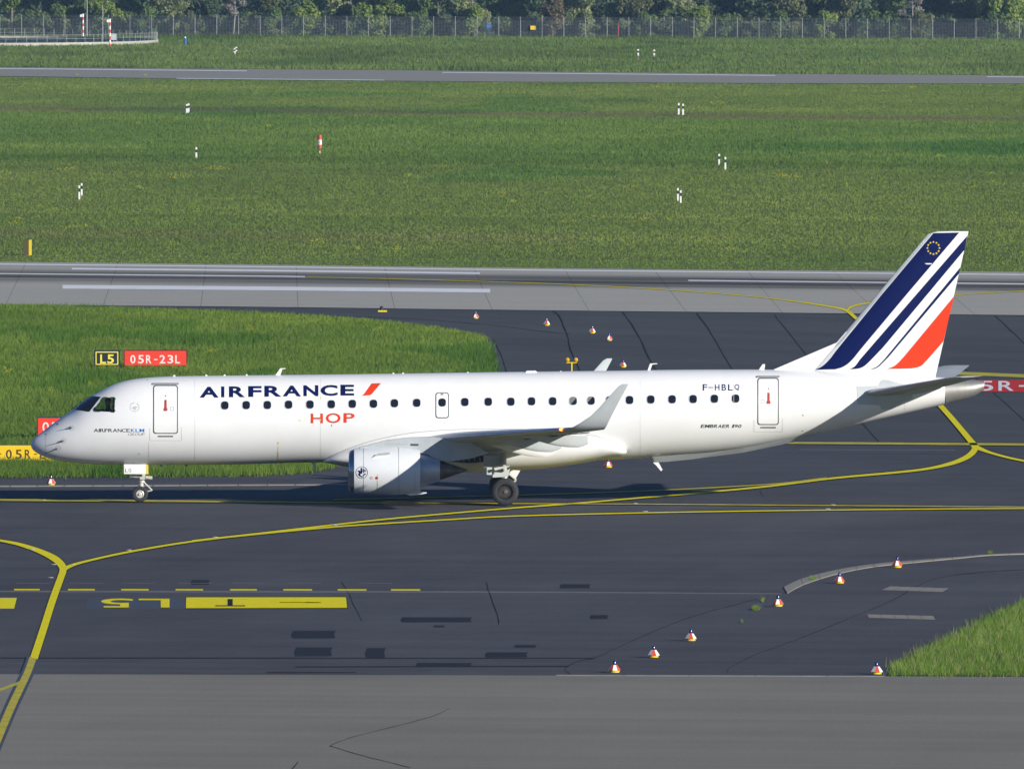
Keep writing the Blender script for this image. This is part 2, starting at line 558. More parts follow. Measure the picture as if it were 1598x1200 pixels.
LINE_A = [(-200, 776.5, 3), (0, 779.3, 4), (250, 781, 3.6), (500, 783.2, 2.6), (800, 785, 2.0), (1000, 785.8, 1.8), (1200, 787.3, 1.8), (1598, 790.2, 2.2), (1900, 792.5, 2.2)]
LINE_B = [(98, 890, 6), (106, 884, 5.5), (130, 876, 4), (200, 860.5, 3.6), (300, 844, 3.2), (400, 832.7, 3.0), (520, 821.5, 2.8), (600, 816, 2.6), (700, 810, 2.5), (800, 804.5, 2.3), (1000, 799.5, 2.1), (1200, 796.2, 2.0), (1400, 794, 2.0), (1598, 792.6, 2.0), (1900, 792.3, 2.0)]
LINE_C = [(300, 843, 2.6), (400, 832.0, 2.8), (500, 820.5, 2.8), (600, 809.5, 2.8), (700, 800.5, 2.6), (800, 792, 2.6), (900, 784.5, 2.6), (1000, 776, 2.6), (1100, 767.5, 2.8), (1200, 758, 3.2), (1300, 745.5, 3.4), (1399, 736.5, 3.8), (1449, 730.5, 4.4), (1486, 722, 5.6), (1508, 713, 7.5), (1519, 704, 9), (1523, 695, 10)]
LINE_D = [(520, 779, 1.5), (800, 772, 1.6), (1013, 765, 1.8), (1200, 755, 1.9), (1290, 745, 2.2)]
LINE_E = [(1523, 698, 10), (1512, 684, 8.5), (1470, 635, 7.5), (1400, 562, 6), (1350, 510, 5.2), (1330, 491, 5), (1321, 483.5, 4.6)]
LINE_EL = [(1326, 488, 4), (1316, 482.5, 3.2), (1300, 479.2, 2.4), (1260, 472.8, 1.9), (1220, 467.6, 1.5), (1185, 463.6, 1.2), (1100, 456.3, 1.1), (1000, 449.6, 1.0), (900, 444.5, .8), (800, 440.6, .7), (600, 435, .6), (480, 432.3, .5)]
LINE_ER = [(1322, 485, 4), (1326, 480, 3.2), (1336, 476.2, 2.6), (1350, 473.6, 2.2), (1380, 470, 1.7), (1430, 465, 1.3), (1490, 460.3, 1.1), (1598, 453.8, .9)]
LINE_F = [(1517, 694, 7), (1527, 698.5, 6), (1545, 705.5, 4.4), (1570, 712.5, 3.8), (1598, 718.5, 3.5), (1700, 738, 3.3)]
LINE_I = [(-120, 824, 3), (-30, 837.5, 3.4), (0, 842.5, 4), (30, 848.6, 5), (60, 858.5, 7.2), (83, 869.5, 9.8), (95, 879.5, 11), (98.5, 888, 11), (95, 900, 10.5), (82, 936, 11), (68, 980, 11.4), (53, 1026, 12)]
LINE_I2 = [(51.5, 1026, 11), (43, 1049, 11), (32, 1072, 11.5), (16, 1106, 12), (-6, 1158, 12.5), (-30, 1215, 13)]
LINE_I3 = [(40, 1058, 5), (31, 1064.5, 4.4), (20, 1068.5, 4), (0, 1075.5, 4), (-60, 1092, 4)]
LINE_G = [(1150, 690.2, 3.2), (1250, 690.7, 3.2), (1400, 691.6, 3.4), (1598, 693, 3.6), (1800, 694.4, 3.6)]
LINE_H = [(1380, 578, 4.5), (1505, 582.3, 5), (1560, 584.5, 5), (1650, 588, 5), (1800, 594, 5)]

def fat(pts, d): return [(p[0], p[1], p[2] + d) for p in pts]
e = Marks()
for k, l in enumerate((LINE_A, LINE_B, LINE_C, LINE_D, LINE_E, LINE_F, LINE_I, LINE_G)):
    e.stripe(fat(l, 2.2), -.016 + .0005 * k if l not in (LINE_E,) else -.0305)
e.stripe(fat(LINE_EL, .8), -.0075); e.stripe(fat(LINE_ER, .8), -.0070)
e.poly([(289.3, 930.3), (541, 930.1), (542.8, 948.6), (288.8, 949)], -.0165)
e.build('marking_black_borders', MARKBLK)
y = Marks()
for k, l in enumerate((LINE_B, LINE_C, LINE_F, LINE_I)):
    y.stripe([(p[0], p[1], p[2] * (.82 if p[2] < 4.5 else 1)) for p in l], -.0115 + .0006 * k)
y.stripe(LINE_E, -.012 + .004)
y.stripe([(p[0], p[1], p[2]) for p in LINE_EL], -.0040); y.stripe(LINE_ER, -.0036)
for x0, x1 in ((22, 62), (106, 148), (189, 232), (274, 317), (359, 401), (442, 487), (527, 572), (610, 656), (-60, -20)):
    y.stripe([(x0, 919.3 + x0 * .0008, 2.2), (x1, 919.3 + x1 * .0008, 2.2)], -.008, 0)
y.poly([(290.5, 931.2), (540, 931), (541.6, 947.5), (290, 948)], -.0115)
y.poly([(-90, 932), (26.3, 932), (22, 948.8), (-90, 948.8)], -.0115)
y.build('yellow_markings', MARKYEL)
yo = Marks()
yo.stripe([(p[0], p[1], p[2] * .8) for p in LINE_A], -.0095); yo.stripe(LINE_D, -.0088); yo.stripe(LINE_G, -.0080); yo.stripe(LINE_H, -.014); yo.stripe(LINE_I2, .000); yo.stripe(LINE_I3, .001)
yo.build('worn_yellow_markings', OLDYEL)
b2 = Marks()
b2.stripe(fat(LINE_I2, 9), -.003)
b2.poly([(136, 932.5), (289, 932.2), (289, 948.6), (134, 948.8)], -.0165)
b2.build('dark_paint_underlay', mat('dark_blue_overpaint', (.035, .050, .085), .9, var=.2, vscale=2))
wm = Marks()
wm.stripe([(-300, 409, 1.6), (0, 412.2, 1.7), (400, 416.2, 1.7), (800, 421.2, 1.7), (1200, 425, 1.7), (1598, 428.6, 1.7), (1900, 431, 1.7)], -.005)
wm.stripe([(112, 419.4, 2.4), (400, 422.2, 2.4), (749, 426.6, 2.4)], -.004)
wm.stripe([(-300, 423.7, 1.4), (0, 427, 1.4), (400, 430.8, 1.5), (476, 431.8, 1.5)], -.0045)
wm.stripe([(1074, 437.6, 1.6), (1300, 440, 1.6), (1598, 443, 1.6), (1900, 446, 1.6)], -.0046)
wm.stripe([(97.5, 447.6, 5.8), (400, 450, 5.8), (765, 453.8, 5.8)], -.0035)
wm.stripe([(-200, 106.3, 1), (0, 107.5, 1.1), (385, 111.2, 1.1)], 0); wm.stripe([(275, 122.8, .9), (600, 125.6, .9)], 0)
wm.stripe([(690, 113.5, 1.1), (1210, 118.3, 1.1)], 0); wm.stripe([(1540, 120.2, 1.1), (1800, 122.5, 1.1)], 0)
wm.build('runway_white_markings', MARKWHT)
gl = Marks()
gl.stripe([(-200, 921.5, 1.8), (300, 922.3, 2), (800, 922.8, 1.8), (1220, 925.5, 1.4)], -.0135)
gl.stripe([(1248, 701, .8), (1490, 701.6, .8)], -.012)
for x0 in (26, 108, 190, 278, 362, 450, 560): gl.stripe([(x0, 908.8, .6), (x0 + 52, 909.2, .6)], -.013, 0)
gl.build('faded_grey_lines', mat('faded_line_grey', (.17, .165, .165), .9, var=.25, vscale=2))

pt = Marks()
def jag(x0, y0, x1, y1, s=3):
    return [(x0 + s * .6, y0), (x1 + s * .4, y0 + .2), (x1 - s * .5, y0 + (y1 - y0) * .4), (x1, y1 - .3), (x0 + s * .2, y1), (x0 - s * .4, y0 + (y1 - y0) * .55)]
for x0, y0, x1, y1 in ((456, 983, 523, 995), (460, 1009, 518, 1023), (571, 1010, 601, 1025), (626, 962, 736, 970), (677, 974.5, 694, 978), (758, 1016.5, 823, 1024.6), (803, 1005, 837, 1009.6), (650, 1033, 736, 1039), (416, 1047, 555, 1049), (874, 910.5, 921, 917), (921, 958.5, 949, 965), (298, 904, 327, 911.5)):
    pt.poly(jag(x0, y0, x1, y1, 1.0 if y1 - y0 < 4 else 3.0), -.0145)
pt.build('asphalt_repair_patches', PATCH)
ck = Marks()
def wob(pts, wd, amp=.8, n=4):
    P = smooth_line(pts, n)
    return [(p[0] + random.uniform(-amp, amp), p[1] + random.uniform(-amp, amp) * .35, wd * random.uniform(.6, 1.3)) for p in P]
for pts, wd, z in (
    ([(930, 1025), (960, 1011), (1000, 993), (1050, 972), (1100, 955), (1150, 942), (1200, 929)], .9, -.014),
    ([(930, 1025.5), (905, 1030), (888, 1037), (882, 1043), (887, 1048), (890, 1052)], 1.1, -.014),
    ([(760, 907), (762, 920), (768, 935), (776, 958), (779, 973)], 1.2, -.013), ([(533, 907), (543, 923), (552, 942), (565, 968)], .9, -.0134),
    ([(1135, 1048), (1140, 1040), (1180, 1020), (1240, 998), (1330, 962), (1390, 937), (1450, 905), (1520, 893), (1598, 888)], .8, -.0138),
    ([(515, 1163), (545, 1151), (600, 1137), (640, 1127), (680, 1115), (702, 1105)], .7, 0), ([(515, 1163), (560, 1177), (600, 1187), (640, 1197)], .7, 0),
    ([(862, 485), (872, 492), (880, 510), (886, 525), (890, 545), (905, 578), (915, 600)], 2.6, -.031), ([(972, 487), (985, 505), (1000, 530), (1015, 563), (1030, 585)], 2.4, -.031),
    ([(1087, 488), (1110, 520), (1142, 575), (1160, 600)], 2.2, -.031), ([(1208, 490), (1240, 530), (1275, 575)], 1.8, -.031), ([(1330, 640), (1350, 665), (1372, 689)], 1.8, -.031),
    ([(1553, 492), (1598, 535), (1640, 580)], 2, -.031), ([(1500, 570), (1560, 620), (1598, 655)], 1.6, -.031),
    ([(760, 528), (768, 545), (774, 562), (779, 582)], 1.6, -.030), ([(770, 528), (778, 545), (785, 562), (791, 582)], 1.6, -.0302),
    ([(500, 491), (640, 497), (760, 506), (860, 518), (890, 520)], .8, -.0315), ([(1185, 765), (1192, 775)], .8, -.014), ([(455, 1200), (463, 1192), (465, 1188)], 1.2, 0)):
    ck.stripe(wob(pts, wd, .5 if wd > 1.4 else .8), z, 0)
ck.stripe([(-100, 1025.5, 1.3), (400, 1025.6, 1.3), (930, 1025.8, 1.2)], -.0142, 0)
ck.stripe([(461, 1039.3, 1.6), (888, 1038.6, 1.6)], -.0148, 0)
ck.build('sealed_cracks', CRACK)

# text painted on the taxiway, upside down for us
def ground_text(name, s, box, m, z, bold=.0, rot=True):
    v, f = text2d(s, bold)
    x0, y0, x1, y1 = box
    V = []
    for u, t in v:
        if rot: u, t = 1 - u, 1 - t
        V.append(G(x0 + (x1 - x0) * u, y1 + (y0 - y1) * t) + Vector((0, 0, z)))
    o = new_obj(name, V, up(V, f), m)
    o['kind'] = 'structure'
    return o
ground_text('painted_letters', 'L', (216.5, 933.4, 264.6, 947), MARKYEL, -.0100, .012)
ground_text('painted_letters', '5', (157.6, 933.2, 207.3, 947), MARKYEL, -.0096, .012)
ground_text('painted_letters', 'T', (336, 934, 382.5, 945.3), MARKBLK, -.0052, .0)
ar = Marks()
ar.stripe([(436, 939.3, .7), (501, 939.3, .7)], -.0050, 0)
ar.poly([(476, 938.7), (501, 939.2), (497, 940.1), (478, 940.1)], -.0046)
ar.build('painted_arrow', MARKBLK)

# thin pale kerbs and slabs flush with the asphalt
kr = empty('kerb_line', G(300, 757)); kr['kind'] = 'structure'
def kerbs(root, pts, wd, seg, gap, m, z=.0, h=.004):
    P = smooth_line(pts, 30) if len(pts) > 2 else [tuple(np.array(pts[0]) + (np.array(pts[1]) - np.array(pts[0])) * k / 60) for k in range(61)]
    P = np.array(P, float)
    d = np.concatenate([[0], np.cumsum(np.linalg.norm(np.diff(P[:, :2], axis=0), axis=1))])
    at = lambda s: np.array([np.interp(s, d, P[:, k]) for k in range(P.shape[1])])
    s = 0.0
    while s < d[-1]:
        e1 = min(s + seg * random.uniform(.9, 1.1), d[-1])
        q = [at(s + (e1 - gap - s) * k / 2) for k in range(3)]
        pl = [(*a[:2], a[2] if len(a) > 2 else wd) for a in q]
        L, Rr = stripe_px(pl, 0)
        mb = MB()
        vs = [G(p[0], p[1]) - root.location + Vector((0, 0, zz)) for zz in (z - .05, z + h) for p in (L + Rr[::-1])]
        n = 6
        fs = [(i, (i + 1) % n, n + (i + 1) % n, n + i) for i in range(n)] + [tuple(range(n, 2 * n)), tuple(range(n - 1, -1, -1))]
        mb.add(vs, fs)
        mb.build('kerb_slab', m, root)
        s = e1
kerbs(kr, [(-30, 758.2), (590, 755.3)], 1.4, 46, 1.4, KERB)
kr2 = empty('kerb_line', G(1100, 1053.8)); kr2['kind'] = 'structure'
kerbs(kr2, [(868, 1053.0), (1383, 1054.6)], 1.0, 105, 1.6, mat('kerb_pale', (.27, .26, .235), .9, var=.25, vscale=1.5))
kr3 = empty('kerb_curve', G(1400, 880)); kr3['kind'] = 'structure'
kerbs(kr3, [(1226, 920.5, 11), (1248, 909, 9.5), (1282, 898, 7.5), (1320, 889, 5.5), (1370, 881, 4), (1440, 874.5, 3), (1500, 869.3, 2), (1550, 865, 1.5), (1650, 862, 1.4)], 5, 30, .7, KERB)
kr4 = empty('drain_slab', G(1430, 919)); kr4['kind'] = 'structure'
for pts in ([(1389, 914), (1481, 917), (1471, 922.7), (1375.6, 919.7)], [(1353, 957.6), (1456.5, 960), (1460, 966), (1355.7, 963)]):
    n = 5
    for k in range(n):
        a, b = (k + .015) / n, (k + .985) / n
        P = [np.array(p) for p in pts]
        q = [P[0] + (P[1] - P[0]) * a, P[0] + (P[1] - P[0]) * b, P[3] + (P[2] - P[3]) * b, P[3] + (P[2] - P[3]) * a]
        gpoly('slab', q, -.012, KERB, parent=None).parent = kr4
for ch in kr4.children:
    ch.location = -kr4.location
    if 'kind' in ch: del ch['kind']
# small in-pavement lights
def light_px(px, py):
    p = G(px, py)
    mb = MB(); mb.lathe([(0, .10), (.010, .10), (.02, .06), (.02, 0.001)], 10, 'z'); o = mb.build('recessed_light', HUB); o.location = p + Vector((0, 0, -.004))
    return o
pl = [(50, 857, 'beside the yellow curve at the left edge'), (84, 880.5, 'just left of the yellow fork'), (113, 880.5, 'just right of the yellow fork'), (79, 901, 'left of the thick yellow stem'), (201, 858, 'on the upper edge of the long yellow curve'), (336, 838, 'beside the long yellow curve under the forward cabin'), (68, 780, 'on the thin taxi line ahead of the nose wheel'), (374, 782, 'on the thin taxi line in the fuselage shadow'), (522, 819, 'where the two yellow curves part'), (991, 785.5, 'on the thin taxi line behind the main wheels'), (1007, 798, 'on the lower thin line behind the main wheels'), (1300, 787.6, 'on the upper thin line under the tail'), (1292, 794, 'on the lower thin line under the tail')]
for px, py, wh in pl:
    tag(light_px(px, py), 'small pale recessed pavement light ' + wh, 'pavement light', 'recessed pavement lights')

# ================================================================== AIRLINER
YAW = math.sin(R(.8))
plane = empty('airliner', (0, 0, 0), R(.8))
tag(plane, 'white twin-engine jet airliner with navy and red striped tail taxiing on the asphalt', 'airliner')

def SV(px, py, yl):
    """aircraft coordinates (x, z) seen at a pixel on the plane y = yl"""
    xl = 0.0
    d = ray(px, py)
    for _ in range(4):
        Y = yl + xl * YAW
        t = (Y - CAM.y) / d.y
        p = CAM + d * t
        xl = p.x + yl * YAW
    return xl, p.z

TOP_PX = [(47.6, 693.8), (52, 685.2), (60, 678), (70, 670.7), (80, 662.7), (90, 655.7), (100, 648.7), (110, 642), (116, 637.5), (130, 626), (142, 618), (154, 611.7), (170, 603.2), (186, 597), (202, 593), (220, 590.4), (240, 588.6), (270, 587.4), (310, 586.6), (400, 585.6), (500, 584.6), (620, 583), (820, 580.2), (1000, 578), (1060, 577), (1180, 576.6), (1240, 577.4), (1300, 579.3), (1384, 583.5), (1457, 588), (1500, 591), (1535.5, 594.3)]
BOT_PX = [(47.6, 693.8), (50, 700), (58, 707), (70, 713), (90, 718.2), (110, 721), (140, 723.8), (170, 725), (210, 725.4), (250, 725.4), (350, 724.8), (480, 721.6), (700, 720.3), (900, 719.2), (980, 716), (1020, 713), (1080, 709), (1120, 705.4), (1160, 700), (1200, 692.6), (1240, 684.5), (1285, 674.6), (1324, 665.5), (1363, 656.5), (1415, 644.8), (1442, 638.5), (1478, 630), (1520, 618.2), (1535.5, 608.5)]
tx = [SV(p[0], p[1], 0) for p in TOP_PX]; bx = [SV(p[0], p[1], 0) for p in BOT_PX]
f_top = pchip([a for a, _ in tx], [b for _, b in tx]); f_bot = pchip([a for a, _ in bx], [b for _, b in bx])
XN, XT = tx[0][0], tx[-1][0]
def Fz(x):
    zt, zb = f_top(x), f_bot(x)
    d = x - XN
    h = max(zt - zb, .001)
    if d < 5.2:
        wd = 1.505 * (1 - (1 - max(d, 0) / 5.2) ** 2.2) ** .72
    else:
        wd = 1.505 * min(1.0, h / 3.24) ** .85
    return (zt + zb) / 2, h / 2, wd

def fus_pt(x, th, off=0.0, side=-1):
    zc, hz, wd = Fz(x)
    n = Vector((0, side * math.sin(th) / max(wd, .01), math.cos(th) / max(hz, .01))).normalized()
    return Vector((x, side * wd * math.sin(th), zc + hz * math.cos(th))) + n * off

def fus_map(px, py, off=0.006, side=-1, thmin=R(3)):
    yl = -1.3
    for _ in range(4):
        x, z = SV(px, py, yl)
        zc, hz, wd = Fz(x)
        t = max(-.9999, min((z - zc) / hz, math.cos(thmin)))
        th = math.acos(t)
        yl = -wd * math.sin(th)
    return fus_pt(x, th, off, side)

def fus_decal(name, v2, f2, m, parent, off=.006, sx=10, sy=2.5, side=-1, smooth=True):
    v, f = cut2d(v2, f2, sx, sy)
    V = [fus_map(p[0], p[1], off, side) for p in v]
    F = []
    for q in f:
        a, b, c = V[q[0]], V[q[1]], V[q[2]]
        F.append(tuple(q) if (b - a).cross(c - a).y * side > 0 else tuple(q)[::-1])
    return new_obj(name, V, F, m, parent, smooth)

# fuselage skin
xs = [XN + .002 + 5.4 * (k / 46) ** 1.9 for k in range(47)]
XC = SV(1474, 620, 0)[0]
xs += list(np.linspace(xs[-1] + .3, XC, 92))
NS = 96
mb = MB()
for x in xs:
    for k in range(NS):
        mb.v.append(tuple(fus_pt(x, 2 * math.pi * k / NS)))
for i in range(len(xs) - 1):
    for k in range(NS):
        mb.f.append((i * NS + k, (i + 1) * NS + k, (i + 1) * NS + (k + 1) % NS, i * NS + (k + 1) % NS)); mb.m.append(0)
mb.f.append(tuple(range(NS))); mb.m.append(0)
mb.f.append(tuple(range((len(xs) - 1) * NS + NS - 1, (len(xs) - 1) * NS - 1, -1))); mb.m.append(0)
fus = mb.build('fuselage', [WHITE, INTERIOR], plane, smooth=True)
# cut the two cockpit side windows right through
WIN_SIDE = [(146.6, 641.2), (145.8, 638.5), (160, 621.6), (162, 620.6), (178, 620.6), (179.4, 622), (178.8, 641.5), (177.4, 643), (150, 641.9)]
pr = [SV(p[0], p[1], -1.2) for p in WIN_SIDE]
cm = MB(); cm.prism(pr, 'y', -3, 3)
cutter = cm.build('cutter', INTERIOR)
bm = bmesh.new(); bm.from_mesh(cutter.data); bmesh.ops.recalc_face_normals(bm, faces=bm.faces); bm.to_mesh(cutter.data); bm.free()
bm = bmesh.new(); bm.from_mesh(fus.data); bmesh.ops.recalc_face_normals(bm, faces=bm.faces); bm.to_mesh(fus.data); bm.free()
md = fus.modifiers.new('cut', 'BOOLEAN'); md.operation = 'DIFFERENCE'; md.solver = 'EXACT'; md.object = cutter
cutter.rotation_euler = (0, 0, R(.8))
bpy.context.view_layer.update()
dg = bpy.context.evaluated_depsgraph_get()
nm = bpy.data.meshes.new_from_object(fus.evaluated_get(dg))
fus.modifiers.remove(md)
fus.data = nm
bpy.data.objects.remove(cutter)
nm.materials.clear(); nm.materials.append(WHITE); nm.materials.append(INTERIOR)
for p in nm.polygons:
    c = p.center
    zc, hz, wd = Fz(c.x)
    inside = (c.y / wd) ** 2 + ((c.z - zc) / hz) ** 2 < .93
    p.material_index = 1 if inside and XN + 1.5 < c.x < XN + 4.5 else 0
    p.use_smooth = True
nm.set_sharp_from_angle(angle=R(30))

# cockpit glazing
v, f = poly2d(WIN_SIDE)
for sd in (-1, 1):
    sw = fus_decal('cockpit_side_window', v, f, CLEAR, plane, .001, 4, 2.5, sd)
    outer = [(146.0, 642.4), (144.7, 638.5), (159.3, 620.9), (161.8, 619.6), (178.3, 619.6), (180.4, 621.8), (179.8, 641.8), (177.8, 644), (149.8, 642.9)]
    v2, f2 = ring2d(outer, WIN_SIDE)
    fus_decal('window_frame', v2, f2, DARKSEAL, sw, .008, 0, 0, sd)
FRONT = [(113.5, 637.6), (117, 633.5), (128, 624.5), (138, 618.4), (142, 617.8), (157.3, 619.4), (156.5, 620.6), (139.6, 642.4), (137.8, 642.6), (115.5, 638.9)]
v, f = poly2d(FRONT)
for sd in (-1, 1):
    fw = fus_decal('windscreen', v, f, GLASSDARK, plane, .006, 3, 2, sd)
wp = MB()
wp.tube(fus_map(111, 641, .05), fus_map(126, 626.5, .06), .016); wp.tube(fus_map(126, 626.5, .06), fus_map(134, 640, .05), .010)
wp.build('windscreen_wiper', BLACK, plane)

# cabin windows
WINS = [(350.7, 632.7), (384.1, 632.3), (417.1, 632.1), (450.2, 631.5), (483.6, 631.3), (516.9, 630.9), (549.7, 630.3), (582.7, 630.1), (615.4, 629.3), (650.2, 628.7), (725.3, 627.5), (761.9, 627), (797.1, 626.9), (829.4, 626.3), (862.4, 626.2), (894.3, 625.7), (922.3, 625.3), (951.5, 624.8), (982.4, 624.3), (1015.5, 623.5), (1048.8, 623.2), (1081.6, 622.8), (1114.8, 622.3), (1147.9, 622)]
BLIND = mat('window_blind', (.16, .16, .155), .6)
def window(cx, cy, parent, blind=0.0):
    rr = rrect(cx - 5.9, cy - 6.3, cx + 5.9, cy + 6.3, 4.6)
    rr2 = rrect(cx - 6.8, cy - 7.2, cx + 6.8, cy + 7.2, 5.2)
    v, f = poly2d(rr)
    p = fus_decal('cabin_window', v, f, GLASSDARK, parent, .003, 0, 2.5)
    if parent is plane:
        v, f = ring2d(rr2, rr)
        fus_decal('window_frame', v, f, FAINT, p, .009, 0, 0)
        if blind:
            pts = [q for q in rr if q[0] + (q[1] - cy) < cx + blind]
            v, f = poly2d(pts)
            fus_decal('blind', v, f, BLIND, p, .006, 0, 2.5)
    return p
for cx, cy in WINS:
    window(cx, cy, plane, {894.3: 2.5, 922.3: -2.0}.get(cx, 0))

# doors
def door(x0, y0, x1, y1, hx, sqx, name='cabin_door'):
    r = 4.0
    inner = rrect(x0 + .9, y0 + .9, x1 - .9, y1 - .9, r - .7); outer = rrect(x0 - .6, y0 - .6, x1 + .6, y1 + .6, r)
    v, f = poly2d(inner)
    d = fus_decal(name, v, f, WHITE, plane, .012, 20, 2.5)
    v, f = ring2d(outer, inner)
    fus_decal('door_frame', v, f, DARKSEAL, d, .008, 0, 2.5)
    m2 = rrect(x0 - 2.2, y0 - 3.6, x1 + 2.2, y0 - .6, 1.4, 3)
    v, f = poly2d(m2)
    fus_decal('rain_gutter', v, f, MIDGREY, d, .03, 0, 2.5)
    hp = [(hx - 1.7, y0 + 22.5), (hx + 1.7, y0 + 22.5), (hx + 1.9, y0 + 34.5), (hx + 3, y0 + 36), (hx + 3, y0 + 39.6), (hx - 3, y0 + 39.6), (hx - 3, y0 + 36), (hx - 1.9, y0 + 34.5)]
    v, f = poly2d(hp)
    fus_decal('door_handle', v, f, DOORRED, d, .022, 0, 2.5)
    v, f = ring2d(rrect(sqx - 2.9, y0 + 33.2, sqx + 2.9, y0 + 39.4, 1.4), rrect(sqx - 2.1, y0 + 34, sqx + 2.1, y0 + 38.6, 1.0))
    fus_decal('hatch_ring', v, f, SEAM, d, .016, 0, 2.5)
    v, f = poly2d(rrect(hx - .9, y0 + 15.2, hx + .9, y0 + 17.2, .8)); fus_decal('peephole', v, f, DARKSEAL, d, .016, 0, 0)
    cx = (x0 + x1) / 2
    v, f = poly2d([(cx - 12, y1 + 3.6), (cx + 12, y1 + 3.6), (cx + 12, y1 + 5.4), (cx - 12, y1 + 5.4)])
    fus_decal('door_sill', v, f, DARKSEAL, d, .010, 8, 0)
    a = [(x0 - 6, y1 - 8), (x0 - 5.5, y1 - 8), (x0 - 5.5, y1 + 10.6), (x1 + 6, y1 + 10.6), (x1 + 6, y1 - 10), (x1 + 6.6, y1 - 10), (x1 + 6.6, y1 + 11.3), (x0 - 6, y1 + 11.3)]
    v, f = poly2d(a)
    fus_decal('scuff_plate_edge', v, f, FAINT, d, .007, 8, 2.5)
    return d
door(239.6, 601.8, 277.0, 676.2, 258.3, 268.4)
door(1182.6, 590.6, 1214.8, 662.4, 1199.4, 1190.2)
inner = rrect(681.0, 613.9, 699.3, 651.2, 3.6); outer = rrect(679.6, 612.5, 700.7, 652.6, 4.6)
v, f = poly2d(inner); ex = fus_decal('overwing_exit', v, f, WHITE, plane, .012, 20, 2.5)
v, f = ring2d(outer, inner); fus_decal('exit_frame', v, f, DARKSEAL, ex, .009, 0, 2.5)
v, f = poly2d(rrect(690 - 5.9, 628.3 - 6.3, 690 + 5.9, 628.3 + 6.3, 4.6)); fus_decal('exit_window', v, f, GLASSDARK, ex, .020, 0, 2.5)
v, f = poly2d([(687.6, 614.6), (692, 614.6), (692, 616.6), (687.6, 616.6)]); fus_decal('exit_handle_mark', v, f, DOORRED, ex, .018, 0, 0)

# lettering
def word(name, letters, m, off=.006, bold=.02, slant=0.0):
    V2, F2 = [], []
    for ch, x0, yt0, x1, yb1 in letters:
        v, f = text2d(ch, bold)
        n = len(V2)
        for u, t in v:
            V2.append((x0 + (x1 - x0) * u + slant * t * (yb1 - yt0), yb1 + (yt0 - yb1) * t))
        F2 += [tuple(i + n for i in q) for q in f]
    return fus_decal(name, V2, F2, m, plane, off, 12, 2.5)
L2 = []
for ch, a, b in (('A', 57, 206), ('I', 225, 250), ('R', 286, 412), ('F', 436, 540), ('R', 562, 695), ('A', 705, 848), ('N', 866, 983), ('C', 1000, 1133), ('E', 1155, 1262)):
    x0, x1 = 300 + a / 4.994, 300 + b / 4.994
    yb = 620.6 - (x0 - 311) * .0145; yt = yb - 16.9
    L2.append((ch, x0, yt, x1, yb))
word('airline_title', L2, NAVY, bold=.034)
v, f = poly2d(smooth_line([(562.6, 617.7), (566.5, 616.2), (569, 613.4)], 3) + [(580, 598.4), (594.4, 598.0), (594.3, 598.2), (581, 614.2)] + smooth_line([(581, 614.2), (578.5, 616.4), (575.5, 617)], 3))
fus_decal('red_accent', v, f, RED, plane, .006, 0, 2.5)
word('subtitle', [('H', 484.8, 645.2, 504, 660.4), ('O', 508.4, 644.6, 531.5, 660.2), ('P', 536, 644.6, 553.4, 659.6)], RED, bold=.018)
x = 146.2
L3 = []
for ch, wd in (('A', 7.4), ('I', 1.3), ('R', 6.2), ('F', 5.4), ('R', 6.2), ('A', 7.0), ('N', 6.0), ('C', 6.2), ('E', 5.2)):
    L3.append((ch, x, 668.9, x + wd, 674.2)); x += wd + .68
word('group_name', L3, CHAR, bold=.006)
x = 204.2; L3 = []
for ch, wd in (('K', 6.4), ('L', 5.2), ('M', 7.4)):
    L3.append((ch, x, 668.9, x + wd, 674.2)); x += wd + 1.0
word('group_name', L3, LTBLUE, bold=.012)
x = 199.8; L3 = []
for ch, wd in (('G', 5.4), ('R', 4.4), ('O', 5.6), ('U', 4.6), ('P', 4.0)):
    L3.append((ch, x, 675.5, x + wd, 679.6)); x += wd + .55
word('group_name', L3, MIDGREY, bold=-.004)
x = 920 + 882 / 4.994; L3 = []
for ch, a, b in (('F', 882, 918), ('-', 926, 965), ('H', 977, 1013), ('B', 1030, 1065), ('L', 1080, 1116), ('Q', 1130, 1168)):
    yt, yb = (599.8, 609.6) if ch != '-' else (604.2, 605.4)
    if ch == 'Q': yb = 609.4
    L3.append((ch, 920 + a / 4.994, yt, 920 + b / 4.994, yb))
word('registration', L3, NAVY, bold=.010)
x = 1093.2; L3 = []
for ch, wd in (('E', 5.6), ('M', 7), ('B', 5.6), ('R', 5.6), ('A', 5.8), ('E', 5.2), ('R', 5.6), (' ', 2.6), ('1', 2.6), ('9', 5.0), ('0', 5.0)):
    if ch != ' ': L3.append((ch, x, 662.3, x + wd, 667.4))
    x += wd + .75
word('type_name', L3[:7], CHAR, bold=.02, slant=.3)
word('type_name', L3[7:], CHAR, bold=.02, slant=.3)
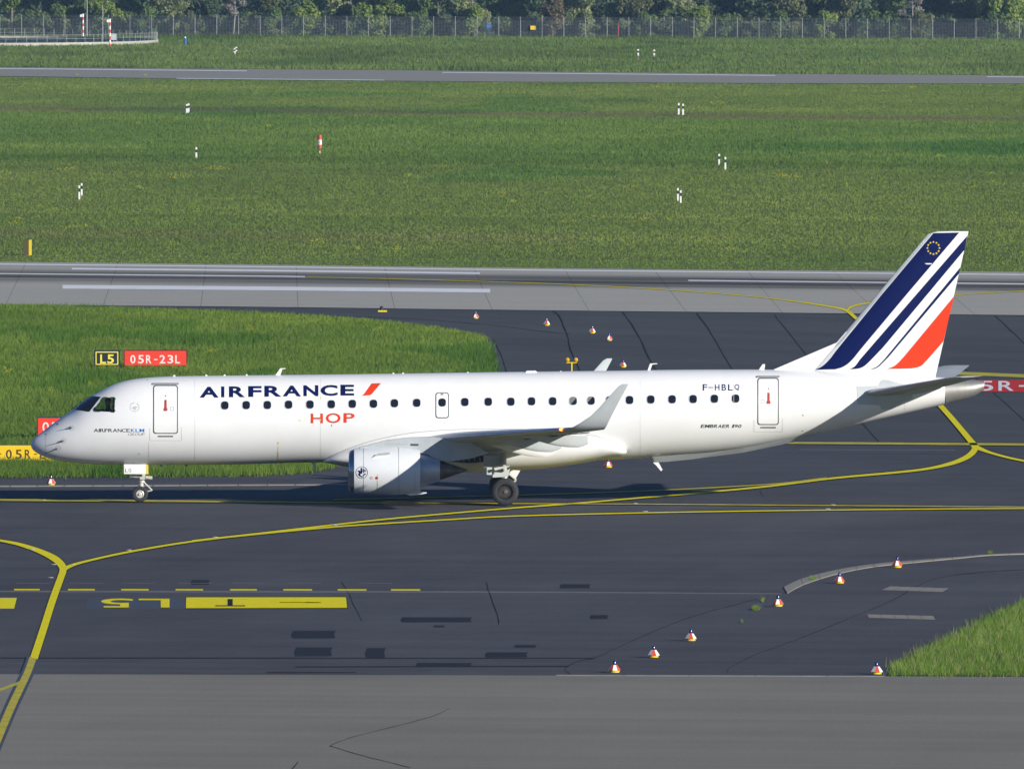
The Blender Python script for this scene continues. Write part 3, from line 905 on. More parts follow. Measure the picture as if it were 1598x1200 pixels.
# small round emblem aft of the cockpit
def disc(cx, cy, r, n=24, a0=0, a1=360):
    return [(cx + r * math.cos(R(a0 + (a1 - a0) * k / n)), cy + r * math.sin(R(a0 + (a1 - a0) * k / n))) for k in range(n + (0 if a1 - a0 >= 360 else 1))]
o_, i_ = disc(210.6, 635.6, 6.9, 20, -70, 130), disc(210.6, 635.6, 6.2, 20, -70, 130)
V2 = o_ + i_; n = len(o_)
F2 = [(k, k + 1, n + k + 1, n + k) for k in range(n - 1)]
for q in ([(205.6, 637), (209, 634.6), (215.6, 634.2), (212, 636.4), (208, 637.4)], [(207, 639), (211, 637.4), (214.6, 637), (211, 639.4)]):
    n = len(V2); V2 += q; F2.append(tuple(range(n, n + len(q))))
for a in range(150, 275, 18):
    cx, cy = 210.6 + 7.4 * math.cos(R(a)), 635.6 + 7.4 * math.sin(R(a))
    n = len(V2); V2 += [(cx - .6, cy - .7), (cx + .6, cy - .7), (cx + .6, cy + .7), (cx - .6, cy + .7)]; F2.append((n, n + 1, n + 2, n + 3))
fus_decal('alliance_emblem', V2, F2, SEAM, plane, .006, 0, 2.5)

# panel seams, marks and probes on the fuselage
sm = MB()
V2, F2 = [], []
def seg(x0, y0, x1, y1, wd=.5):
    d = np.array((x1 - x0, y1 - y0), float); d /= np.linalg.norm(d); n = np.array((-d[1], d[0])) * wd / 2
    k = len(V2)
    V2.extend([(x0 + n[0], y0 + n[1]), (x1 + n[0], y1 + n[1]), (x1 - n[0], y1 - n[1]), (x0 - n[0], y0 - n[1])]); F2.append((k, k + 1, k + 2, k + 3))
for xx, ya, yb in ((304, 592, 718), (500, 590, 712), (71, 676, 712), (999, 596, 708), (1145, 600, 640), (232, 690, 718), (1412, 600, 640)): seg(xx, ya, xx + .2, yb, .45)
seg(230, 596, 292, 594.5, .5)
marks_ = fus_decal('panel_seams', V2, F2, FAINT, plane, .004, 0, 2.5); marks_['kind'] = 'stuff'
V2, F2 = [], []
for px, py, r in ((517.5, 664, 1.1), (89.6, 662, 1.2), (72, 677.5, .9), (72, 706.3, .8), (1253, 648, 1.0), (1252.5, 672, .8), (725, 675.3, 1.3), (230, 593.4, .5), (217, 708, .7)):
    n = len(V2); d = disc(px, py, r, 8); V2 += d; F2.append(tuple(range(n, n + 8)))
marks_ = fus_decal('port_marks', V2, F2, DARKSEAL, plane, .007, 0, 0); marks_['kind'] = 'stuff'
V2, F2 = [], []
for px, py in ((468, 622), (499.5, 621.5), (468.4, 655.5), (499, 655)):
    sx = 1 if px < 480 else -1; sy = 1 if py < 640 else -1
    seg(px - sx * 1.5, py - sy * 1, px + sx * 1.8, py - sy * 1, .8); seg(px - sx * 1.5, py - sy * 1, px - sx * 1.5, py + sy * 1.6, .8)
seg(434, 689.5, 434, 693, 1.8); seg(434, 704, 434, 721, .9); seg(434, 696, 434, 703, .5)
marks_ = fus_decal('yellow_hoist_marks', V2, F2, STRIPEYEL, plane, .007, 0, 2.5); marks_['kind'] = 'stuff'
for px, py, dx, dy in ((112, 668, -8, 1.2), (99.5, 687.7, -9, 3.4), (91, 699, -8, 2.2)):
    mb = MB(); a = fus_map(px, py, .02); b = fus_map(px - 3, py + .2, .10); c = b + Vector((dx * .019, -.01, -dy * .004))
    mb.tube(a, b, .03, .026); mb.tube(b, c, .015, .008)
    pr_ = mb.build('air_data_probe', CHAR, plane)
    v, f = ring2d(disc(px - .4, py, 4.0, 16), disc(px - .4, py, 3.5, 16)); fus_decal('probe_ring', v, f, SEAM, pr_, .004, 0, 0)

# antennas on the crown and belly
def blade(name, px_pts, thick, y0=0.0, m=WHITE):
    mb = MB(); mb.prism([SV(p[0], p[1], y0) for p in px_pts], 'y', y0 - thick / 2, y0 + thick / 2)
    return mb.build(name, m, plane)
blade('blade_antenna', [(428, 588), (436.5, 576), (437.5, 574.7), (446, 574.7), (446, 575.6), (440.6, 576.2), (436.5, 588)], .05)
blade('blade_antenna', [(1009.5, 581), (1014.5, 567.3), (1025.8, 567), (1025.8, 568), (1018, 568.8), (1013.5, 581)], .05)
blade('blade_antenna', [(1183, 579), (1190, 568.4), (1194, 568.2), (1192.6, 579)], .06)
blade('belly_antenna', [(1015, 711), (1026, 711), (1027.5, 721), (1034, 733), (1031.5, 735), (1024, 726), (1020, 722.5)], .05)
blade('belly_antenna', [(485, 719), (492.5, 719), (494, 732.5), (491.5, 732)], .05)
blade('satellite_antenna_plate', [(819, 582), (822, 578.6), (836, 578.4), (839, 581.6)], .5)
for px in (272, 322, 350.5, 385, 614, 629, 875, 730): blade('crown_bump', [(px - 2, 588.5 - (px - 270) * .0105), (px - 1, 585.2 - (px - 270) * .0105), (px + 1, 585.2 - (px - 270) * .0105), (px + 2.4, 588.5 - (px - 270) * .0105)], .10)
for px in (251, 290): blade('belly_drain', [(px - 2, 724), (px + 3, 724), (px + 2, 728), (px - .5, 727.4)], .06, m=CHAR)
# ventral keel strip below the rear fuselage
kp = [(1016, 713), (1080, 709.5), (1160, 701), (1240, 686), (1283, 676), (1283, 678), (1240, 689.5), (1160, 706), (1080, 716.5), (1040, 720.5), (1022, 721)]
q = [SV(p[0], p[1], 0) for p in kp]
mb = MB()
for (ax, az), (bx_, bz) in zip(q[:5], [q[10], q[9], q[8], q[7], q[6]]):
    mb.v += [(ax, -.42, az + .10), (bx_, -.05, bz), (bx_, .05, bz), (ax, .42, az + .10)]
for i in range(4):
    for k in range(3): mb.f.append((4 * i + k, 4 * i + k + 1, 4 * i + k + 5, 4 * i + k + 4)); mb.m.append(0)
mb.f.append((0, 1, 2, 3)); mb.m.append(0)
mb.build('ventral_keel', GREY, plane)

# wing-to-body fairing
up_px = [(504, 720.5), (520, 711), (542, 701), (565, 692.5), (590, 685.5), (620, 679), (660, 673.5), (720, 670), (800, 669.5), (860, 672), (905, 677), (930, 681), (955, 689), (968, 694.5), (975, 699.5), (978.5, 704.5)]
lo_px = [(504, 721.0), (540, 728), (580, 732.5), (640, 735.5), (730, 736.6), (800, 734), (840, 731.6), (880, 727), (920, 720.6), (950, 715.2), (968, 711.8), (975, 708.8), (978.5, 705)]
fu = pchip([SV(p[0], p[1], -1.4)[0] for p in up_px], [SV(p[0], p[1], -1.4)[1] for p in up_px])
fl = pchip([SV(p[0], p[1], -.3)[0] for p in lo_px], [SV(p[0], p[1], -.3)[1] for p in lo_px])
xa, xb = SV(504.5, 700, -1.3)[0], SV(978, 700, -1.3)[0]
NX, ring = 64, []
for i in range(NX + 1):
    t = i / NX
    xx = xa + (xb - xa) * (.5 - .5 * math.cos(math.pi * t))
    ze, zb = fu(xx), fl(xx)
    zc, hz, wd = Fz(xx)
    k = max(-1, min(1, (ze - zc) / hz)); yA = wd * math.sqrt(1 - k * k)
    s = min(1, (ze - zb) / 1.1) ** .7 if t < .5 else min(1, (ze - zb) / .60) ** .75
    wf = max(yA, 1.36) + .26 * s if s > .02 else yA
    wf = yA + (wf - yA) * min(1, s * 1.2) + .01
    zm = zb + (ze - zb) * .55
    pts = []
    for q in range(7):
        u = q / 6
        pts.append(((1 - u) ** 2 * (yA - .01) + 2 * u * (1 - u) * (wf * .99) + u * u * wf, (1 - u) ** 2 * ze + 2 * u * (1 - u) * (ze * .6 + zm * .4) + u * u * zm))
    for q in range(1, 15):
        a = math.pi / 2 * q / 14
        pts.append((wf * math.cos(a) ** .75, zm - (zm - zb) * math.sin(a) ** .85))
    full = [(-p, z) for p, z in pts] + [(p, z) for p, z in pts[::-1][1:]]
    ring.append([(xx, p, z) for p, z in full])
mb = MB(); n = len(ring[0])
for r_ in ring: mb.v += r_
for i in range(NX):
    for k in range(n - 1):
        mb.f.append((i * n + k, i * n + k + 1, (i + 1) * n + k + 1, (i + 1) * n + k)); mb.m.append(0)
fair = mb.build('wing_fairing', CREAM, plane, True)
bm = bmesh.new(); bm.from_mesh(fair.data); bmesh.ops.recalc_face_normals(bm, faces=bm.faces); bm.to_mesh(fair.data); bm.free()
# dark seam along the fairing edge
for k0, k1 in ((0, NX - 1),):
    V, F = [], []
    for i in range(NX + 1):
        x_, y_, z_ = ring[i][0]
        zc, hz, wd = Fz(x_)
        def on(z):
            k = max(-1, min(1, (z - zc) / hz)); return Vector((x_, -wd * math.sqrt(1 - k * k) - .012, z))
        V += [on(z_ - .012), on(z_ + .012)]
    F = [(2 * i, 2 * i + 1, 2 * i + 3, 2 * i + 2) for i in range(NX)]
    new_obj('seam', V, F, SEAM, fair)

mb = MB(); mb.prism([SV(p[0], p[1], -1.85) for p in ((690, 714), (720, 712.5), (752, 711), (778, 711.5), (770, 717), (752, 721), (735, 722.5), (690, 719.5))], 'y', -1.86, -1.70)
gr_ = mb.build('dark_slot_plate', BLACK, fair)  # black plate with paler ribs, set on the fairing flank at the wing root
for k in range(8):
    px = 697 + 8.5 * k
    mb = MB(); mb.prism([SV(p[0], p[1], -1.85) for p in ((px, 713.5), (px + 1.2, 713.4), (px + 2, 719.6), (px + .8, 719.6))], 'y', -1.88, -1.86); mb.build('slot_rib', MIDGREY, fair)
# access hatches on the fairing flank
# ------------------------------------------------------------------ wings
def airfoil(n=22):
    u, l = [], []
    for k in range(n + 1):
        x = .5 - .5 * math.cos(math.pi * k / n)
        yt = 5 * (.2969 * math.sqrt(x) - .126 * x - .3516 * x ** 2 + .2843 * x ** 3 - .1036 * x ** 4)
        cam_ = .02 * (2 * .4 * x - x * x) / .16 if x < .4 else .02 * ((1 - .8) + .8 * x - x * x) / .36
        u.append((x, yt, cam_)); l.append((x, -yt, cam_))
    return u[::-1] + l[1:]
AF = airfoil()
def section(yl, xle, zle, chord, tc, droop, n2, camber=1.0):
    """n2: unit vector in y-z for thickness; droop = z drop at trailing edge"""
    return [Vector((xle + x * chord, yl + n2[0] * (t * tc + c * camber) * chord, zle + n2[1] * (t * tc + c * camber) * chord - droop * x)) for x, t, c in AF]
def loft(secs, name, m, parent, side=-1, capend=True, sel=None):
    mb = MB(); n = len(secs[0])
    for s in secs: mb.v += [(p.x, p.y * (-side), p.z) if side > 0 else tuple(p) for p in s]
    for i in range(len(secs) - 1):
        for k in range(n):
            if sel and not sel(k): continue
            q = (i * n + k, i * n + (k + 1) % n, (i + 1) * n + (k + 1) % n, (i + 1) * n + k)
            mb.f.append(q if side < 0 else q[::-1]); mb.m.append(0)
    if capend:
        mb.f.append(tuple(range((len(secs) - 1) * n, len(secs) * n))); mb.m.append(0)
        mb.f.append(tuple(range(n - 1, -1, -1))); mb.m.append(0)
    o = mb.build(name, m, parent, True)
    bm = bmesh.new(); bm.from_mesh(o.data); bmesh.ops.recalc_face_normals(bm, faces=bm.faces); bm.to_mesh(o.data); bm.free()
    return o
# near wing written on the y<0 side
WST = [(-1.0, -4.42, 2.10, 5.70, .125, .12), (-2.2, -3.76, 2.27, 4.90, .125, .12), (-3.3, -3.20, 2.44, 4.28, .12, .10), (-4.4, -2.65, 2.58, 3.70, .115, .09), (-5.4, -2.15, 2.68, 3.20, .115, .08), (-7.4, -1.14, 2.83, 2.72, .11, .05), (-9.4, -.13, 2.97, 2.25, .108, .03), (-11.4, .88, 3.11, 1.78, .105, .02), (-13.3, 1.85, 3.245, 1.32, .10, .01)]
LE_pt = {}
def wing(side):
    secs = []
    for yl, xl, zl, c, tc, dr in WST:
        secs.append(section(yl, xl, zl, c, tc, dr, (.0, 1.0)))
    wg = loft(secs, 'wing', WINGGREY, plane, side)
    # slat: bare metal leading edge, a few mm proud
    n = len(AF)
    mid = n // 2
    ss = [section(yl, xl - .012, zl, c + .006, tc * 1.03, dr, (0, 1)) for yl, xl, zl, c, tc, dr in [(-2.6, -3.552, 2.334, 4.66, .124, .115)] + WST[2:]]
    loft([[s[k] for k in range(mid - 6, mid + 5)] for s in ss], 'slat', METAL, wg, side, False, sel=lambda k: k < 10)
    # winglet
    W = []
    for (yl, pl, pt_, py, tc, nn) in ((-13.3, None, None, None, .10, (0, 1)), (-13.62, 892, 943, (668, 670.2), .09, (.22, .975)), (-13.84, 905, 946.5, (660.5, 665), .085, (.6, .8)), (-13.98, 921.5, 951, (649.5, 655.5), .08, (.85, .53)), (-14.10, 936, 956.5, (635, 644.5), .08, (.93, .36)), (-14.22, 950.5, 965, (618.5, 628.5), .08, (.95, .31)), (-14.34, 965.5, 977, (602.5, 606.5), .08, (.95, .31)), (-14.37, 971.5, 980.6, (599.4, 599.4), .06, (.95, .31))):
        if pl is None: W.append(section(*WST[-1][:5], WST[-1][5], (0, 1))); continue
        xl, zl = SV(pl, py[0], yl); xt, zt = SV(pt_, py[1], yl)
        W.append(section(yl, xl, zl, xt - xl, tc, zl - zt, nn, .4))
    loft(W, 'winglet', GREY, wg, side)
    # flap track fairings
    for yl, x0, x1, zt, zb in ((-8.7, .2, 2.72, 2.86, 2.42), (-6.0, -.9, 1.78, 2.66, 2.14), (-3.35, -1.0, 1.62, 2.36, 1.84)):
        mb = MB(); N_ = 14
        for i in range(N_ + 1):
            t = i / N_
            xx = x0 + (x1 - x0) * t
            hh = (zt - zb) * (.12 + .88 * math.sin(min(1, t * 1.25) * math.pi / 2) ** 1.2) * (1 if t < .88 else 1 - .30 * (t - .88) / .12)
            hw = .145 * (.25 + .75 * math.sin(min(1, t * 1.5) * math.pi / 2)) * (1 if t < .75 else 1 - .5 * (t - .75) / .25)
            zz = zt - .03 * t
            for k in range(10):
                a = math.pi * (k / 9)
                mb.v.append((xx, side * (abs(yl) + hw * math.copysign(abs(math.cos(a)) ** .45, math.cos(a))), zz - hh * math.sin(a) ** .7))
        for i in range(N_):
            for k in range(10):
                mb.f.append((i * 10 + k, i * 10 + (k + 1) % 10, (i + 1) * 10 + (k + 1) % 10, (i + 1) * 10 + k)); mb.m.append(0)
        mb.f.append(tuple(range(N_ * 10, N_ * 10 + 10))); mb.m.append(0)
        o = mb.build('flap_track_fairing', GREY if abs(yl) > 4 else CREAM, wg, True)
        bm = bmesh.new(); bm.from_mesh(o.data); bmesh.ops.recalc_face_normals(bm, faces=bm.faces); bm.to_mesh(o.data); bm.free()
    # flap gap line below
    mb = MB()
    V = []
    for (ya, fa), (yb, fb) in (((-5.5, .72), (-9.6, .72)), ((-9.9, .74), (-12.9, .74)), ((-1.7, .80), (-5.2, .74))):
        P = []
        for yy, fr in ((ya, fa), (yb, fb)):
            s = sorted(WST, key=lambda q: -q[0])
            xl = np.interp(-yy, [-q[0] for q in s], [q[1] for q in s]); zl = np.interp(-yy, [-q[0] for q in s], [q[2] for q in s])
            c = np.interp(-yy, [-q[0] for q in s], [q[3] for q in s]); tc = np.interp(-yy, [-q[0] for q in s], [q[4] for q in s])
            x = fr; ytk = 5 * (.2969 * math.sqrt(x) - .126 * x - .3516 * x ** 2 + .2843 * x ** 3 - .1036 * x ** 4) * tc
            cam_ = .02 * (.2 + .8 * x - x * x) / .36
            P.append((xl + c * fr, side * -yy, zl + (cam_ - ytk) * c - .09 * x - .012))
        mb.tube(P[0], P[1], .018, n=4)
    mb.build('flap_gap_seal', DARKSEAL, wg)
    p = section(-12.9, 1.65, 3.217, 1.4, .10, .01, (0, 1))[n // 2]
    mb = MB(); mb.lathe([(-.09, .004), (-.06, .045), (0, .06), (.10, .05), (.18, .005)], 10, 'x', (p.x + .01, p.y * -side if side > 0 else p.y, p.z + .015))
    mb.build('navigation_light', NAVLIGHT if side < 0 else GLASSDARK, wg, True)
    return wg
wing(-1); wing(1)

# ------------------------------------------------------------------ engines
EY = 4.35
def engine(side):
    cy_ = side * EY
    def X(px): return SV(px, 735, -EY)[0]
    zc = SV(600, 734.6, -EY)[1]
    c = (0, cy_, zc)
    mb = MB()
    mb.lathe([(X(552.6), .845), (X(558), .868), (X(568), .888), (X(580), .900), (X(596), .908), (X(612), .906), (X(630), .888), (X(645), .845), (X(655.5), .800), (X(655.5), .775), (X(640), .74)], 64, 'x', c)
    eng = mb.build('engine', COWL, plane, True)
    mb = MB()
    mb.lathe([(X(576), .66), (X(560), .67), (X(551), .675), (X(546.6), .695), (X(544.4), .725), (X(544.2), .745), (X(545.6), .785), (X(548.4), .818), (X(552.6), .847)], 64, 'x', c)
    mb.build('inlet_lip', LIPMETAL, eng, True)
    mb = MB()
    mb.lathe([(X(566), .002), (X(568), .06), (X(573), .13), (X(578), .17)], 24, 'x', c)
    mb.build('spinner', CHAR, eng, True)
    mb = MB()
    for k in range(24):
        a = 2 * math.pi * k / 24
        q = []
        for r_, tw, ch in ((.16, .5, .12), (.66, 1.0, .16)):
            for sgn in (-1, 1):
                ang = a + sgn * .10 * (1 if r_ < .3 else .55)
                q.append((X(579) + sgn * ch * .35, cy_ + r_ * math.cos(ang), zc + r_ * math.sin(ang)))
        mb.add([q[0], q[1], q[3], q[2]], [(0, 1, 2, 3)])
    mb.build('fan_blades', DARKHUB, eng)
    mb = MB(); mb.lathe([(X(592), .70), (X(592), .002)], 32, 'x', c); mb.build('fan_bulkhead', BLACK, eng)
    cz = (0, cy_, zc + .045)
    mb = MB(); mb.lathe([(X(640), .60), (X(656), .615), (X(666), .575), (X(676), .51), (X(686.4), .440), (X(686.4), .405), (X(676), .40)], 48, 'x', cz)
    mb.build('core_cowl', COREMETAL, eng, True)
    mb = MB(); mb.lathe([(X(672), .36), (X(684), .372), (X(690), .35), (X(708), .20), (X(724), .065), (X(730), .012)], 40, 'x', (0, cy_, zc + .02))
    mb.build('exhaust_plug', BURNT, eng, True)
    for px, rr_ in ((567.5, .890), (622.2, .900)):
        mb = MB(); mb.lathe([(X(px - .3), rr_), (X(px - .3), rr_ + .006), (X(px + .3), rr_ + .006), (X(px + .3), rr_)], 64, 'x', c)
        mb.build('cowl_seam', SEAM, eng)
    # pylon
    up_ = [(560, 697.5), (572, 695.5), (585, 691.5), (605, 686.5), (640, 682.5), (675, 681.5), (735, 690), (762, 707)]
    lo_ = [(735, 715), (700, 720), (680, 716), (668, 709), (656, 706), (640, 702), (600, 703), (568, 703)]
    pts = [SV(p[0], p[1], -EY) for p in up_ + lo_]
    mb = MB(); mb.prism(pts, 'y', cy_ - .19, cy_ + .19)
    mb.build('pylon', WINGGREY, eng)
    mb = MB(); mb.prism([SV(p[0], p[1], -EY - .2) for p in ((602, 691.5), (636, 692), (636, 694), (602, 693.6))], 'y', cy_ - .2 if side < 0 else cy_ + .18, cy_ - .18 if side < 0 else cy_ + .2); mb.build('pylon_label', SEAM, eng)
    mb = MB(); mb.prism([SV(p[0], p[1], -EY - .2) for p in ((641, 692.5), (653, 692.6), (653, 695.6), (641, 695.4))], 'y', cy_ - .205 if side < 0 else cy_ + .18, cy_ - .18 if side < 0 else cy_ + .205); mb.build('pylon_vent', DARKSEAL, eng)
    # chine on the cowl
    def npt(px, py, off):
        yl = -EY - .8
        for _ in range(4):
            x, z = SV(px, py, yl)
            rr_ = np.interp(x, [X(545), X(552.6), X(558), X(568), X(580), X(596), X(612), X(630), X(645), X(655.5)], [.79, .845, .868, .888, .900, .908, .906, .888, .845, .80])
            dz = max(-.999 * rr_, min(z - zc, .999 * rr_))
            yl = -EY - math.sqrt(rr_ * rr_ - dz * dz)
        d = Vector((0, yl + EY, dz)).normalized()
        p = Vector((x, yl, z)) + d * off
        return Vector((p.x, p.y if side < 0 else -p.y, p.z))
    mb = MB()
    ch = [(581, 714.4), (590, 711.4), (608, 709.6)]
    vs = []
    for k, (px, py) in enumerate(ch):
        q, o_ = npt(px, py, -.01), npt(px, py, .02 + .12 * min(1, k))
        vs += [q, o_, q + Vector((0, 0, .012)), o_ + Vector((0, 0, .012))]
    fs = []
    for k in range(2):
        a, b = 4 * k, 4 * k + 4
        fs += [(a, b, b + 1, a + 1), (a + 2, a + 3, b + 3, b + 2), (a + 1, b + 1, b + 3, a + 3), (a, a + 2, b + 2, b)]
    fs += [(0, 1, 3, 2), (8, 10, 11, 9)]
    mb.add(vs, fs); mb.build('nacelle_strake', GREY, eng)
    mb = MB(); mb.prism([SV(p[0], p[1], -EY) for p in ((632, 770.5), (652, 766.5), (666, 768.2), (666, 769.2), (655, 771.4), (640, 773))], 'y', cy_ - .12, cy_ + .12)
    mb.prism([SV(p[0], p[1], -EY) for p in ((654.4, 762), (656, 762), (656, 769), (654.4, 769))], 'y', cy_ - .02, cy_ + .02)
    mb.build('drain_mast', CREAM, eng)
    if side < 0:
        def ndecal(name, v2, f2, m, off=.006, sx=2, sy=2):
            v, f = cut2d(v2, f2, sx, sy)
            V = [npt(p[0], p[1], off + .004) for p in v]
            F = [tuple(q) if (V[q[1]] - V[q[0]]).cross(V[q[2]] - V[q[0]]).y < 0 else tuple(q)[::-1] for q in f]
            return new_obj(name, V, F, m, eng, True)
        ex_, ey_ = 564.6, 737.2
        v, f = ring2d(disc(ex_, ey_, 9.4, 40), disc(ex_, ey_, 8.75, 40)); ndecal('emblem_ring', v, f, NAVY, .006, 0, 0)
        V2, F2 = [], []
        def addp(pts):
            n = len(V2); t = poly2d(pts); V2.extend(pts); F2.extend([tuple(i + n for i in q) for q in t[1]])
        addp([(562.9, 730.0), (565.3, 730.0), (565.3, 738.6), (563.3, 739.2), (562.8, 735)])
        addp([(558.0, 735.4), (560.2, 733.4), (562.2, 735.0), (562.7, 738), (562.3, 740.6), (563.6, 743.6), (560.8, 742.8), (559.7, 740.2), (560.4, 737.8), (559.6, 736.4)])
        addp([(562.6, 742.8), (564.4, 742.0), (566.6, 744), (565, 744.8)])
        addp([(566.2, 741.6), (568.2, 739.2), (569.0, 740.2), (567.2, 743)]); addp([(568.8, 739.0), (570.2, 738.4), (571, 739.6), (569.4, 741.4)])
        addp([(558.4, 739.2), (559.2, 739), (560, 741), (559.4, 741.4)])
        for k in range(6):
            a0, a1 = R(-84 + k * 12), R(-84 + k * 12 + 7)
            addp([(565.8 + 1.2 * math.cos(a0), 737.6 + 1.2 * math.sin(a0)), (565.8 + 6.4 * math.cos(a0), 737.6 + 6.4 * math.sin(a0)), (565.8 + 6.4 * math.cos(a1), 737.6 + 6.4 * math.sin(a1)), (565.8 + 1.2 * math.cos(a1), 737.6 + 1.2 * math.sin(a1))])
        ndecal('winged_emblem', V2, F2, NAVY)
        v, f = poly2d(disc(588, 745.6, 2.3, 12)); ndecal('red_warning_mark', v, f, DOORRED, .007)
        v, f = poly2d([(588.9, 749), (589.8, 749), (589.8, 771), (588.9, 771)]); ndecal('yellow_service_line', v, f, STRIPEYEL, .006)
        v, f = poly2d([(588.9, 740), (589.8, 740), (589.8, 742.6), (588.9, 742.6)]); ndecal('yellow_service_line', v, f, STRIPEYEL, .006)
        v, f = ring2d(disc(579.4, 745.6, 2.0, 12), disc(579.4, 745.6, 1.5, 12)); ndecal('red_warning_mark', v, f, DOORRED, .006, 0, 0)
        v, f = poly2d([(647.2, 737), (647.7, 737), (647.7, 765), (647.2, 765)]); ndecal('cowl_seam', v, f, SEAM, .006)
engine(-1); engine(1)

# ------------------------------------------------------------------ tail
def fin_half(x, z):
    """half thickness of the fin at (x, z)"""
    zr, ztop = 4.9, 10.28
    t = (z - zr) / (ztop - zr)
    xle, xte = fin_le(z), fin_te(z)
    c = xte - xle
    u = min(max((x - xle) / c, 0.0), 1.0)
    return 5 * (.2969 * math.sqrt(u) - .126 * u - .3516 * u ** 2 + .2843 * u ** 3 - .1036 * u ** 4) * (.105 - .01 * t) * c + .004
le = [SV(1283.5, 560.5, 0), SV(1445.5, 368.8, 0)]; te = [SV(1461, 583, 0), SV(1511.7, 360.4, 0)]
fin_le = lambda z: le[0][0] + (le[1][0] - le[0][0]) * (z - le[0][1]) / (le[1][1] - le[0][1])
fin_te = lambda z: te[0][0] + (te[1][0] - te[0][0]) * (z - te[0][1]) / (te[1][1] - te[0][1])
mb = MB(); NF = 20
zs = [4.55, 4.8, 5.2, 6, 7, 8, 9, 9.6, 9.95, SV(1450, 366, 0)[1], SV(1450, 363, 0)[1], SV(1450, 361.2, 0)[1]]
lead = [0] * 9 + [.02, .14, .32]
for z, ld in zip(zs, lead):
    a, b = fin_le(z) + ld, fin_te(z)
    for s in (-1, 1):
        for k in range(NF + 1):
            u = .5 - .5 * math.cos(math.pi * (k if s < 0 else NF - k) / NF)
            x = a + (b - a) * u
            y_ = fin_half(fin_le(z) + (b - fin_le(z)) * u, z) * (1.0 if ld < .3 else .35)
            mb.v.append((x, s * y_, z))
n = 2 * (NF + 1)
for i in range(len(zs) - 1):
    for k in range(n):
        mb.f.append((i * n + k, i * n + (k + 1) % n, (i + 1) * n + (k + 1) % n, (i + 1) * n + k)); mb.m.append(0)
mb.f.append(tuple(range((len(zs) - 1) * n, len(zs) * n))); mb.m.append(0)
fin = mb.build('tail_fin', WHITE, plane, True)
bm = bmesh.new(); bm.from_mesh(fin.data); bmesh.ops.recalc_face_normals(bm, faces=bm.faces); bm.to_mesh(fin.data); bm.free()
# fin leading edge strip in bare grey
def fin_map(px, py, off):
    yl = -.15
    for _ in range(3):
        x, z = SV(px, py, yl)
        yl = -fin_half(x, z)
    return Vector((x, yl - off, z))
def fin_decal(name, pts, m, off=.006, tri=None):
    v, f = tri if tri else poly2d(pts)
    v, f = cut2d(v, f, 4, 4)
    V = [fin_map(p[0], p[1], off) for p in v]
    F = [tuple(q) if (V[q[1]] - V[q[0]]).cross(V[q[2]] - V[q[0]]).y < 0 else tuple(q)[::-1] for q in f]
    return new_obj(name, V, F, m, fin, True)
Z7 = lambda p: (1180 + p[0] / 3.823, 340 + p[1] / 3.823)
def zz(pts): return [Z7(p) for p in pts]
fin_decal('navy_stripe', zz([(1058, 92), (1212, 88)] + smooth_line([(900, 455), (640, 765), (570, 850), (520, 888), (470, 904)], 4) + smooth_line([(352, 906), (395, 885), (440, 842), (500, 765), (740, 470)], 4)), NAVY)
fin_decal('navy_stripe', zz([(1260, 108), (1243, 192)] + smooth_line([(760, 770), (665, 868), (625, 895), (590, 902)], 4) + smooth_line([(558, 903), (590, 885), (620, 845)], 4)), NAVY)
fin_decal('navy_stripe', zz([(1217, 298), (1211, 333)] + smooth_line([(790, 830), (735, 885), (705, 902)], 4) + smooth_line([(680, 903), (720, 888), (760, 850)], 4)), NAVY)
fin_decal('red_stripe', zz([(1181, 468), (1117, 738)] + smooth_line([(1117, 738), (1010, 860), (975, 888), (925, 899)], 4) + smooth_line([(779, 902), (830, 880), (880, 830)], 4)), RED)
fin_decal('leading_edge_strip', zz([(1010, 118), (1030, 96), (1050, 92), (1040, 108), (500, 752), (470, 775), (478, 752)]), GREY, .004)
for k in range(12):
    a = 2 * math.pi * k / 12
    cx, cy = 1180 + 1058 / 3.823 + 9.4 * math.cos(a), 340 + 181 / 3.823 + 9.4 * math.sin(a)
    fin_decal('star', [(cx + (1.9 if j % 2 == 0 else .85) * math.sin(R(36 * j)), cy - (1.9 if j % 2 == 0 else .85) * math.cos(R(36 * j))) for j in range(10)], STRIPEYEL, .010)
fin_decal('static_mark', [(1443, 411), (1454, 411), (1454, 412.8), (1446, 412.8)], MWHITE, .011)
# dorsal fin
mb = MB()
dz = [(1206, 580), (1207.5, 576.6), (1306, 534.5), (1320, 518), (1345, 520), (1330, 583)]
mb.prism([SV(p[0], p[1], 0) for p in dz], 'y', -.07, .07)
mb.build('dorsal_fin', WHITE, plane)

